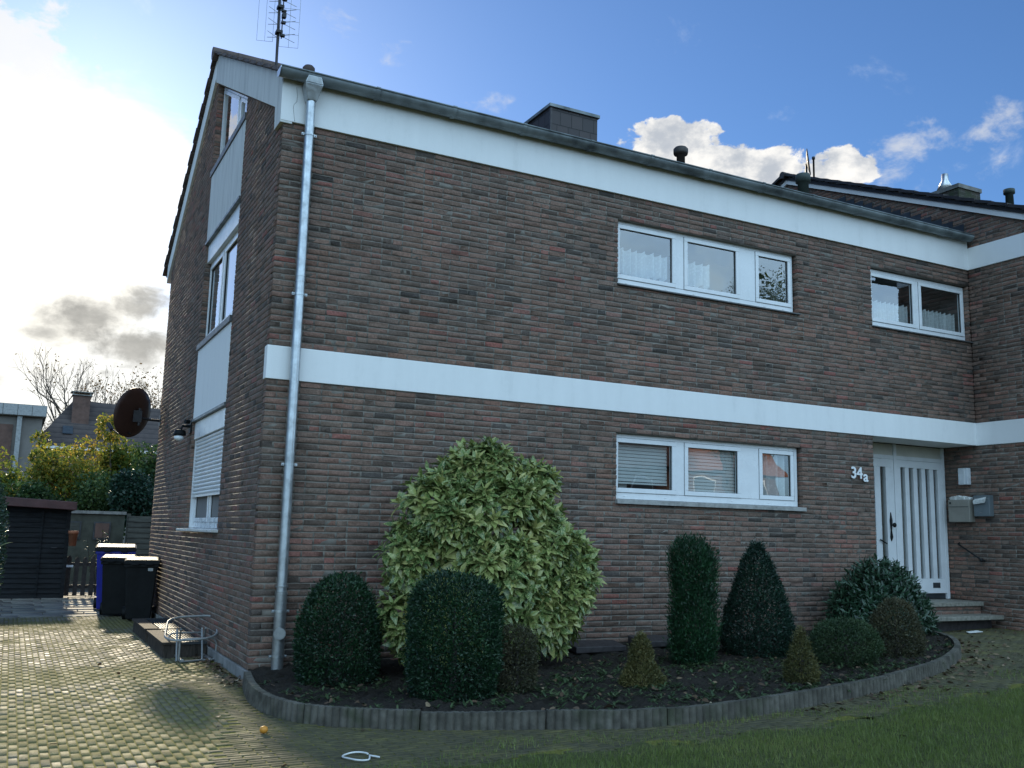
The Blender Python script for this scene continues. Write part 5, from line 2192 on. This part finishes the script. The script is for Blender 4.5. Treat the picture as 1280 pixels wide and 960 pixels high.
mb = MB()
ey_ = Vector((0.15, 0.80, 0.22)).normalized()
ex_ = Vector((0.985, -0.05, 0.04)).normalized()
mb.tube(stadium((-0.245, 1.78, 0.345), ex_, ey_, 0.275, 0.36, 0.17), 0.0135, 8, closed=True)
mb.build('seat_loop', 'dull_steel', sl)
for y, dz in ((1.50, 0), (2.12, 0)):
    mb = MB()
    dxx = 0.10 if y < 1.8 else 0.0
    xa, xb = -0.44 + dxx * .3, 0.0 + dxx * .2
    mb.tube([(xa, y, 0.22), (xa, y, 0.03), (xa + .02, y, .014), (xb - .05, y + .1, .014), (xb - .02, y + .1, .04), (xb - .02, y + .1, .19), (xb - .06, y + .1, .245), (xa + .10, y, .255), (xa + .03, y, .25), (xa, y, .22)], 0.011, 8)
    mb.build('runner', 'dull_steel', sl)
mb = MB()
for x, y in ((-0.385, 1.53), (-0.10, 1.62)):
    for s in (-1, 1):
        mb.tube([(x + .02 * s, y + 0.25, 0.33), (x + 0.05 * s, y + 0.25 + s * .30, 0.02)], 0.011, 8)
mb.build('strut', 'dull_steel', sl)
mb = MB()
for x in (-0.37, -0.07):
    mb.box(x - .018, 1.52, 0.012, x + .018, 2.16, 0.034)
mb.build('crossbar', 'aluminium', sl, 0.004)

# wheelie bins
def wheelie_bin(cx, cy, rot, w, d, h, body, lid, label, sticker=False):
    o = thing('wheelie_bin', (cx, cy, 0), label, 'bin', 'wheelie bins by the house corner')
    ca, sa = math.cos(rot), math.sin(rot)

    def T(x, y, z):
        return (cx + x * ca - y * sa, cy + x * sa + y * ca, z)
    mb = MB()
    k = 0.78
    wb, db = w * k / 2, d * k / 2
    hb = h * 0.90
    mb.hexa([T(-wb, -db, .03), T(wb, -db, .03), T(wb, db, .03), T(-wb, db, .03), T(-w / 2, -d / 2, hb), T(w / 2, -d / 2, hb), T(w / 2, d / 2, hb), T(-w / 2, d / 2, hb)])
    b = mb.build('body', body, o, 0.02, 3)
    mb = MB()
    q = 0.018
    mb.hexa([T(-w / 2 - q, -d / 2 - q, hb - .045), T(w / 2 + q, -d / 2 - q, hb - .045), T(w / 2 + q, d / 2 + q, hb - .045), T(-w / 2 - q, d / 2 + q, hb - .045),
             T(-w / 2 - q, -d / 2 - q, hb + .002), T(w / 2 + q, -d / 2 - q, hb + .002), T(w / 2 + q, d / 2 + q, hb + .002), T(-w / 2 - q, d / 2 + q, hb + .002)])
    mb.build('rim', body, b, 0.008)
    mb = MB()
    n = 7
    V, F = [], []
    for i in range(n + 1):
        t = i / n
        y = -d / 2 - 0.045 + (d + 0.06) * t
        z = hb + 0.006 + (h - hb) * (0.62 + 0.38 * math.sin(min(1, t * 1.15) * math.pi / 2)) * (1 if t < .9 else .96)
        hw = w / 2 + 0.028
        V += [T(-hw, y, hb + .006), T(-hw, y, z - .022), T(-hw + .03, y, z), T(hw - .03, y, z), T(hw, y, z - .022), T(hw, y, hb + .006)]
    for i in range(n):
        for j in range(5):
            F.append((i * 6 + j, i * 6 + j + 1, i * 6 + 7 + j, i * 6 + 6 + j))
    F.append((5, 4, 3, 2, 1, 0))
    F.append(tuple(n * 6 + j for j in range(6)))
    mb.add(V, F, 0, False)
    for s in (-1, 1):
        mb.box(*[min(a, c) for a, c in zip(T(s * w * .22 - .05, -d / 2 - .085, hb - .012), T(s * w * .22 + .05, -d / 2 - .04, hb + .022))],
               *[max(a, c) for a, c in zip(T(s * w * .22 - .05, -d / 2 - .085, hb - .012), T(s * w * .22 + .05, -d / 2 - .04, hb + .022))])
    mb.build('lid', lid, o, 0.006)
    mb = MB()
    mb.tube([T(-w * .42, d / 2 + .06, hb + .01), T(w * .42, d / 2 + .06, hb + .01)], 0.018, 8)
    for s in (-1, 0, 1):
        mb.tube([T(s * w * .38, d / 2 - .01, hb - .02), T(s * w * .38, d / 2 + .06, hb + .01)], 0.016, 6)
    mb.build('handle', lid, o)
    for s in (-1, 1):
        mb = MB()
        a, c = T(s * (wb + .012), db - .02, .10), T(s * (wb + .062), db - .02, .10)
        mb.tube([a, c], 0.10, 18)
        mb.build('wheel', 'black_plastic', o)
    if sticker:
        mb = MB()
        mb.quad(T(w * .20, -d / 2 - .020, hb - .10), T(w * .36, -d / 2 - .020, hb - .10), T(w * .36, -d / 2 - .022, hb - .055), T(w * .20, -d / 2 - .022, hb - .055))
        mb.build('sticker', 'grey_sticker', o)
    return o


wheelie_bin(-0.262, 6.55, R(-8), 0.46, 0.54, 0.965, 'black_plastic', 'glossy_black_plastic', 'black wheelie bin nearest the camera, with a small pale sticker', True)
wheelie_bin(-0.52, 7.45, R(-10), 0.46, 0.54, 0.97, 'black_plastic', 'glossy_black_plastic', 'black wheelie bin in the middle, partly hidden by the front one')
wheelie_bin(-0.47, 8.62, R(-6), 0.60, 0.72, 1.12, 'blue_plastic', 'glossy_black_plastic', 'tallest wheelie bin at the back with a blue body')

# shed
sh = thing('garden_shed', (-2.6, 12.5, 0), 'dark clapboard garden shed with red brown roof edge', 'shed')
mb = MB()
z = 0.0
x0, x1 = -4.2, -1.17
while z < 1.72:
    mb.hexa([(x0, 11.47, z), (x1, 11.47, z), (x1, 11.52, z), (x0, 11.52, z), (x0, 11.495, z + .105), (x1, 11.495, z + .105), (x1, 11.52, z + .105), (x0, 11.52, z + .105)])
    z += 0.098
mb.box(x0 + .02, 11.521, 0, x1 - .005, 14.0, 1.70)
mb.build('wall', 'shed_board', sh)
mb = MB()
mb.box(x1, 11.455, 0, x1 + .07, 11.53, 1.72)
mb.box(-1.62, 11.452, 0, -1.585, 11.47, 1.70)
mb.build('corner_post', 'shed_board', sh)
mb = MB()
mb.hexa([(-4.6, 11.22, 1.86), (-1.02, 11.22, 1.725), (-1.02, 14.2, 1.70), (-4.6, 14.2, 1.80), (-4.6, 11.22, 2.05), (-1.02, 11.22, 1.885), (-1.02, 14.2, 1.895), (-4.6, 14.2, 2.06)])
mb.build('roof', 'shed_roof', sh, 0.01)
mb = MB()
mb.tube([(-1.40, 11.45, 0.98), (-1.40, 11.42, 0.98), (-1.31, 11.42, 0.98)], 0.012, 6)
mb.build('handle', 'dark_steel', sh)
# flower pot hung on the shed corner
mb = MB()
mb.lathe((-1.03, 11.42, 1.02), [(0.065, 0), (0.085, 0.24), (0.095, 0.24), (0.095, 0.30), (0.05, 0.30)], 14)
tag(mb.build('hanging_pot', 'terracotta'), 'terracotta pot fixed to the corner of the shed above the gate', 'pot')

# picket gate
gt = thing('picket_gate', (-0.75, 11.62, 0), 'low dark wooden picket gate between shed and bins', 'gate')
rg = random.Random(12)
x = -1.09
i = 0
while x < 0.5:
    mb = MB()
    h = 0.80 + rg.uniform(-.02, .02) + (0.04 if i % 3 == 0 else 0)
    mb.hexa([(x, 11.60, .035), (x + .085, 11.60, .035), (x + .085, 11.622, .035), (x, 11.622, .035), (x, 11.60, h - .05), (x + .085, 11.60, h - .05), (x + .085, 11.622, h - .05), (x, 11.622, h - .05)])
    mb.prism([(x, 11.60, h - .0498), (x + .085, 11.60, h - .0498), (x + .0425, 11.60, h)], (0, .022, 0))
    mb.build('picket', 'picket_wood', gt)
    x += 0.148
    i += 1
mb = MB()
for z in (0.18, 0.62):
    mb.box(-1.10, 11.6235, z, 0.5, 11.655, z + .07)
mb.build('rail', 'picket_wood', gt)
mb = MB()
mb.box(-1.10, 11.56, 0.60, -0.97, 11.585, 0.645)
mb.build('latch', 'new_zinc', gt)

# garden wall behind, with two hutch windows, and board fence to the right
gwl = thing('garden_wall', (-0.5, 18, 0), 'grey green rendered outbuilding wall behind the picket gate', 'wall')
mb = MB()
mb.box(-3.5, 18.0, -0.1, 0.55, 18.25, 1.72)
mb.build('wall', 'render_green_grey', gwl)
mb = MB()
mb.box(-3.55, 17.94, 1.722, 0.58, 18.3, 1.80)
mb.build('coping', 'concrete', gwl)
for (a, b, mtt) in ((-0.95, -0.50, 'weathered_board'), (-0.20, 0.22, 'far_brick')):
    mb = MB()
    mb.box(a, 17.97, 1.05, b, 18.001, 1.52)
    f = mb.build('window', 'dark_zinc', gwl)
    mb = MB()
    mb.box(a + .04, 17.955, 1.10, b - .04, 17.9695, 1.48)
    mb.build('pane', mtt, f)
bf = thing('board_fence', (1.2, 17.5, 0), 'weathered horizontal board fence running behind the house corner', 'fence')
mb = MB()
z = 0.0
while z < 1.66:
    mb.hexa([(0.60, 17.50, z), (3.4, 17.50, z), (3.4, 17.53, z), (0.60, 17.53, z), (0.60, 17.52, z + .15), (3.4, 17.52, z + .15), (3.4, 17.53, z + .15), (0.60, 17.53, z + .15)])
    z += 0.14
mb.build('board', 'weathered_board', bf)
mb = MB()
for x in (0.56, 2.0, 3.4):
    mb.box(x, 17.54, 0, x + .09, 17.63, 1.75)
mb.build('post', 'weathered_board', bf)

# plants by the gate
def stem_plant(name, label, x, y, h, n, mat, seed, spread=.25):
    rg = np.random.default_rng(seed)
    o = thing(name, (x, y, 0), label, 'plant')
    PP, DD, NN, LL = [], [], [], []
    mb = MB()
    for i in range(n):
        a = rg.uniform(0, 6.28)
        tx, ty = x + math.cos(a) * spread * rg.random(), y + math.sin(a) * spread * rg.random()
        hh = h * rg.uniform(.65, 1.0)
        mb.tube([(x + (tx - x) * .3, y, 0), (tx, ty, hh)], [.010, .003], 5)
        for k in range(12):
            q = 0.35 + .65 * k / 12
            b = rg.uniform(0, 6.28)
            PP.append((x + (tx - x) * (.3 + .7 * q), y + (ty - y) * q, hh * q))
            DD.append((math.cos(b), math.sin(b), .8))
            NN.append((-math.cos(b), -math.sin(b), 1.2))
            LL.append(rg.uniform(.10, .18))
    LL = np.array(LL)
    leaves('foliage', mat, o, np.array(PP), np.array(DD), unit(np.array(NN)), LL, LL * .28, rg.beta(2, 2, len(LL)), 'oval', .3)
    mb.build('stem', 'dark_bark', o)


stem_plant('oleander', 'leafy upright green plant behind the picket gate', -0.42, 12.6, 1.45, 7, 'weed_leaf', 51, .30)

# ------------------------------------------------------------------ trees and shrubs behind
def tree(name, label, x, y, h, w, mat, n, leaf, seed, crown=(0.25, 1.0), cat='tree', group=None, bark='bark', trans=True, dens_lobes=10, trunk=.09, zb=0.0, flat=0.9):
    rg = np.random.default_rng(seed)
    o = thing(name, (x, y, zb), label, cat, group)
    z0, z1 = zb + h * crown[0], zb + h * crown[1]
    cz, hz = (z0 + z1) / 2, (z1 - z0) / 2
    L_ = []
    for i in range(dens_lobes):
        v = unit(rg.normal(0, 1, (1, 3)))[0] * rg.uniform(.35, .75)
        L_.append((np.array([x, y, cz]) + v * np.array([w / 2, w / 2 * flat, hz]), rg.uniform(.30, .52) * min(w / 2, hz * 1.3)))
    mb = MB()
    top = np.array([x + rg.uniform(-.1, .1), y, cz])
    mb.tube([(x, y, zb - .1), (x + .03, y, zb + h * .2), tuple(top)], [trunk, trunk * .75, trunk * .35], 8)
    for c, r in L_:
        a = np.array([x, y, zb + h * rg.uniform(.12, .45)])
        mid = (a + c) / 2 + rg.normal(0, .08, 3)
        mb.tube([a, mid, c], [trunk * .4, trunk * .25, .008], 6)
        for k in range(4):
            e = c + unit(rg.normal(0, 1, (1, 3)))[0] * r * .9
            mb.tube([c, (c + e) / 2 + rg.normal(0, .04, 3), e], [.010, .007, .003], 5)
    mb.build('trunk', bark, o)
    per = n // dens_lobes
    PP, DD, NN, TT = [], [], [], []
    for c, r in L_:
        v = unit(rg.normal(0, 1, (per, 3)))
        rr = r * (0.45 + .65 * rg.random((per, 1)) ** .6) * (1 + .28 * clump_noise(v, rg, 5, 3.5))[:, None]
        PP.append(c + v * rr)
        DD.append(unit(v * .4 + rg.normal(0, .6, v.shape) + np.array([0, 0, -.2])))
        NN.append(unit(rg.normal(0, .7, v.shape) + np.array([0, 0, .7])))
        TT.append(rg.uniform(.25, .75) + rg.normal(0, .2, per))
    PP = np.concatenate(PP)
    m = len(PP)
    l = leaf * rg.uniform(.6, 1.3, m)
    leaves('crown', mat, o, PP, np.concatenate(DD), np.concatenate(NN), l, l * .62, np.concatenate(TT), 'diamond', .15)
    return o


# a loose screen of garden shrubs
SCREEN = 'garden shrubs behind the shed'
tree('garden_shrub', 'yellow leaved autumn shrub below the dark roof chimney', -0.75, 25.0, 4.1, 2.6, 'autumn_leaf', 6500, .13, 61, (.28, 1.0), 'shrub', SCREEN, dens_lobes=12)
tree('garden_shrub', 'yellow green leafy shrub behind the shed at the picture edge', -3.1, 24.0, 3.7, 2.6, 'autumn_leaf', 5200, .13, 62, (.22, 1.0), 'shrub', SCREEN, dens_lobes=11)
tree('garden_shrub', 'orange tinged shrub just left of the brown dish', 0.85, 26.5, 5.4, 2.4, 'autumn_leaf', 6500, .13, 63, (.35, 1.0), 'shrub', SCREEN, dens_lobes=9)
tree('garden_shrub', 'green leafy shrub under the brown satellite dish', 0.35, 23.0, 3.3, 2.4, 'green_tree_leaf', 6500, .12, 64, (.15, 1.0), 'shrub', SCREEN, dens_lobes=12)
tree('garden_shrub', 'dark ivy clad shrub beside the far house corner', 1.15, 21.0, 3.2, 2.0, 'ivy_leaf', 7500, .11, 65, (.35, 1.0), 'shrub', SCREEN, dens_lobes=12)
tree('garden_shrub', 'dull green shrub right behind the shed roof', -1.7, 22.5, 3.0, 2.4, 'green_tree_leaf', 6000, .12, 66, (.25, 1.0), 'shrub', SCREEN, dens_lobes=11)
tree('garden_shrub', 'tall thin yellowish sapling rising left of the chimney', -1.35, 27.0, 5.0, 1.0, 'autumn_leaf', 1300, .13, 67, (.3, 1.0), 'shrub', SCREEN, dens_lobes=8, trunk=.04)
tree('garden_shrub', 'green shrub tucked against the gable corner', 1.75, 24.5, 4.5, 2.0, 'green_tree_leaf', 6000, .12, 68, (.2, 1.0), 'shrub', SCREEN, dens_lobes=10)

clipped_shrub('clipped_conifer', 'tall blue green clipped conifer at the left picture edge', -2.78, 6.2, 0.0, 2.35, 1.15, dome(.55, 2.2), 'laurel_leaf', 14000, 0.05, 0.02, 71, 'conifer')
stem_plant('euonymus', 'small pale edged leafy plant at the left picture edge', -2.45, 4.6, 1.75, 6, 'variegated_leaf', 72, .22)


def bare_tree(name, label, x, y, h, seed, leaf_mat=None, spread=1.0, nl=900, trunk=.22):
    rg = random.Random(seed)
    o = thing(name, (x, y, 0), label, 'tree')
    mb = MB()
    tips = []

    def grow(p, d, ln, r, depth):
        n = 3
        pts = [p.copy()]
        q = p.copy()
        dd = d.copy()
        for i in range(n):
            dd = (dd + Vector((rg.gauss(0, .12), rg.gauss(0, .12), rg.gauss(0.03, .08)))).normalized()
            q = q + dd * ln / n
            pts.append(q.copy())
        mb.tube(pts, [r, r * .85, r * .72, r * .6], 6 if r > .03 else 4, cap=False)
        if depth == 0:
            tips.append(q)
            return
        k = rg.choice((2, 3, 3)) if depth < 5 else 3
        for i in range(k):
            ang = rg.uniform(.25, .62) * spread
            ax = Vector((rg.gauss(0, 1), rg.gauss(0, 1), rg.gauss(0, .4))).cross(dd)
            if ax.length < 1e-3:
                continue
            nd = (Matrix.Rotation(ang, 3, ax.normalized()) @ dd)
            nd = (nd + Vector((0, 0, .10))).normalized()
            st_ = pts[-1] if i < 2 else pts[2]
            grow(st_, nd, ln * rg.uniform(.66, .82), r * .58, depth - 1)
    grow(Vector((x, y, -.1)), Vector((0, 0, 1)), h * .30, trunk, 6)
    A = np.array([tuple(v) for v in mb.V])
    top = np.percentile(A[:, 2], 99.8)
    up = A[A[:, 2] > 0.55 * top]
    lean = up[:, 0].mean() - x
    k = h / top
    fix = lambda B: np.stack([B[:, 0] - lean * np.clip(B[:, 2] / top, 0, 1), B[:, 1], B[:, 2] * k], 1)
    mb.V = [tuple(v) for v in fix(A)]
    mb.build('trunk', 'bark', o)
    if leaf_mat:
        rg2 = np.random.default_rng(seed)
        T = fix(np.array([tuple(t) for t in tips]))
        P = T[rg2.integers(0, len(T), nl)] + rg2.normal(0, .22, (nl, 3))
        l = rg2.uniform(.10, .22, nl)
        leaves('crown', leaf_mat, o, P, unit(rg2.normal(0, 1, (nl, 3))), unit(rg2.normal(0, 1, (nl, 3))), l, l * .6, rg2.beta(2, 2, nl), 'diamond')
    return o


bare_tree('bare_tree', 'tall bare branched tree rising behind the dark tiled roof', 2.0, 62.0, 13.2, 81, 'dull_brown_leaf', 1.0, 260)
bare_tree('bare_tree', 'smaller bare tree left of the dark roof chimney', -0.8, 66.0, 10.5, 82, 'dull_brown_leaf', 1.1, 300, .16)
bare_tree('bare_tree', 'half bare brownish tree showing beside the gable wall', 5.2, 58.0, 11.5, 83, 'dull_brown_leaf', 1.1, 1600, .18)

# far houses
fh = thing('far_house', (1.5, 46, 0), 'distant house with dark tiled roof and a broad chimney', 'house')
mb = MB()
mb.box(-1.4, 45, -0.1, 7.0, 54, 5.4)
mb.build('wall', 'far_render', fh)
mb = MB()
mb.add([(-1.6, 44.7, 5.3), (7.4, 44.7, 5.3), (7.4, 54.5, 5.3), (-1.6, 54.5, 5.3), (0.35, 47.6, 8.15), (6.8, 47.6, 7.95), (6.8, 51, 7.95), (0.35, 51, 8.15)],
       [(0, 1, 5, 4), (1, 2, 6, 5), (2, 3, 7, 6), (3, 0, 4, 7), (4, 5, 6, 7), (3, 2, 1, 0)])
rf = mb.build('roof', 'far_roof_tile', fh)
mb = MB()
mb.box(0.25, 46.2, 6.3, 1.10, 47.0, 8.25)
c3 = mb.build('chimney', 'far_brick', rf)
mb = MB()
mb.box(0.18, 46.1, 8.25, 1.17, 47.1, 8.30)
for xx in (0.2, 1.05):
    mb.box(xx, 46.15, 8.30, xx + .06, 46.2, 8.42)
mb.box(0.12, 46.1, 8.42, 1.22, 47.1, 8.46)
mb.build('chimney_cap', 'concrete', c3)
mb = MB()
mb.add([(-0.15, 45.42, 6.10), (0.35, 45.42, 6.10), (0.35, 45.9, 6.55), (-0.15, 45.9, 6.55)], [(0, 1, 2, 3)])
mb.build('skylight', 'far_glass', rf)
mb = MB()
mb.box(-1.7, 44.62, 5.22, 7.4, 44.72, 5.36)
mb.build('gutter', 'aluminium', fh)

fb = thing('flat_roof_house', (-4, 42, 0), 'distant pale house with a flat roof and metal roof edge', 'house')
mb = MB()
mb.box(-7.0, 40, -0.1, -1.25, 48, 6.30)
mb.build('wall', 'far_render', fb)
mb = MB()
mb.box(-7.2, 39.7, 6.30, -1.1, 48.2, 6.85)
mb.build('roof_edge', 'far_render', fb, 0.03)
mb = MB()
for i in range(10):
    mb.box(-7.15 + i * .605, 39.66, 6.34, -7.15 + i * .605 + .585, 39.70, 6.83)
mb.build('roof_cladding', 'dull_steel', fb)
mb = MB()
mb.box(-6.6, 39.94, 3.8, -2.45, 39.999, 5.9)
w_ = mb.build('window', 'far_brick', fb)
mb = MB()
mb.box(-2.30, 39.8, 0, -2.1, 39.99, 6.3)
mb.build('downpipe', 'dull_steel', fb)

# street side behind the viewer: mirrored in the panes
tree('street_tree', 'broad leafy street tree behind the viewer, mirrored in the upper panes', 26.6, -24.0, 13.3, 9.0, 'green_tree_leaf', 52000, .12, 91, (.35, 1.0), 'tree', None, trunk=.25, dens_lobes=16)
tree('street_tree', 'smaller yellowing street tree behind the viewer, mirrored in the lower panes', 19.0, -26.0, 7.0, 5.0, 'autumn_leaf', 14000, .15, 92, (.25, 1.0), 'tree', None, trunk=.16, dens_lobes=12)
oh = thing('opposite_house', (26, -32, 0), 'red brick house across the street, mirrored in the lower panes', 'house')
mb = MB()
mb.box(20, -40, -0.1, 36, -31, 5.0)
mb.build('wall', 'far_brick', oh)
mb = MB()
mb.prism([(19.5, -30.5, 5.0), (19.5, -40.5, 5.0), (19.5, -35.5, 9.2)], (17, 0, 0))
mb.build('roof', 'terracotta', oh)
for x in (22, 26, 30, 33.5):
    for z in (1.0, 3.4):
        mb = MB()
        mb.box(x, -31.0, z, x + 1.4, -30.96, z + 1.2)
        f = mb.build('window', 'white_pvc', oh)
        mb = MB()
        mb.box(x + .1, -30.96, z + .1, x + 1.3, -30.945, z + 1.1)
        mb.build('pane', 'far_glass', f)

# ------------------------------------------------------------------ small things on the ground
mb = MB()
pts = []
for i in range(26):
    a = 2 * math.pi * i / 26 + .3
    pts.append((-0.02 + 0.085 * math.cos(a) * (1 + .1 * math.sin(3 * a)), -3.39 + 0.115 * math.sin(a), 0.014 + .004 * math.sin(2 * a)))
pts += [(0.075, -3.42, .016), (0.11, -3.46, .014)]
mb.tube(pts, 0.006, 6)
tag(mb.build('cable_loop', 'white_cable'), 'thin white loop of cable lying on the paving in the foreground', 'cable')
mb = MB()
mb.lathe((-0.40, -2.41, 0.0), [(0.006, 0.002), (0.022, 0.008), (0.031, 0.026), (0.026, 0.045), (0.008, 0.054)], 14)
tag(mb.build('fallen_fruit', 'orange_peel'), 'small orange fruit lying on the dark mossy paving', 'fruit')
mb = MB()
mb.hexa([(9.80, -0.52, .258), (10.12, -0.50, .262), (10.10, -0.42, .266), (9.86, -0.43, .262), (9.80, -0.52, .264), (10.12, -0.50, .272), (10.10, -0.42, .280), (9.86, -0.43, .270)])
tag(mb.build('paper_scrap', 'paper'), 'white scrap of paper on the ground below the right hand wall', 'paper')
# flat stones by the wall in the bed
for i, (x, y, s, lb) in enumerate([(3.75, -0.38, .34, 'dark flat stone slab leaning by the wall, left of the columnar thuja'), (4.65, -0.30, .30, 'dark flat stone slab by the wall, behind the columnar thuja')]):
    mb = MB()
    g = bz(x) + .04
    mb.hexa([(x - s, y - .14, g), (x + s, y - .10, g), (x + s, y + .16, g + .03), (x - s, y + .18, g + .03), (x - s, y - .14, g + .07), (x + s, y - .10, g + .06), (x + s, y + .16, g + .10), (x - s, y + .18, g + .11)])
    tag(mb.build('stone_slab', 'slate', None, 0.01), lb, 'stone slab')
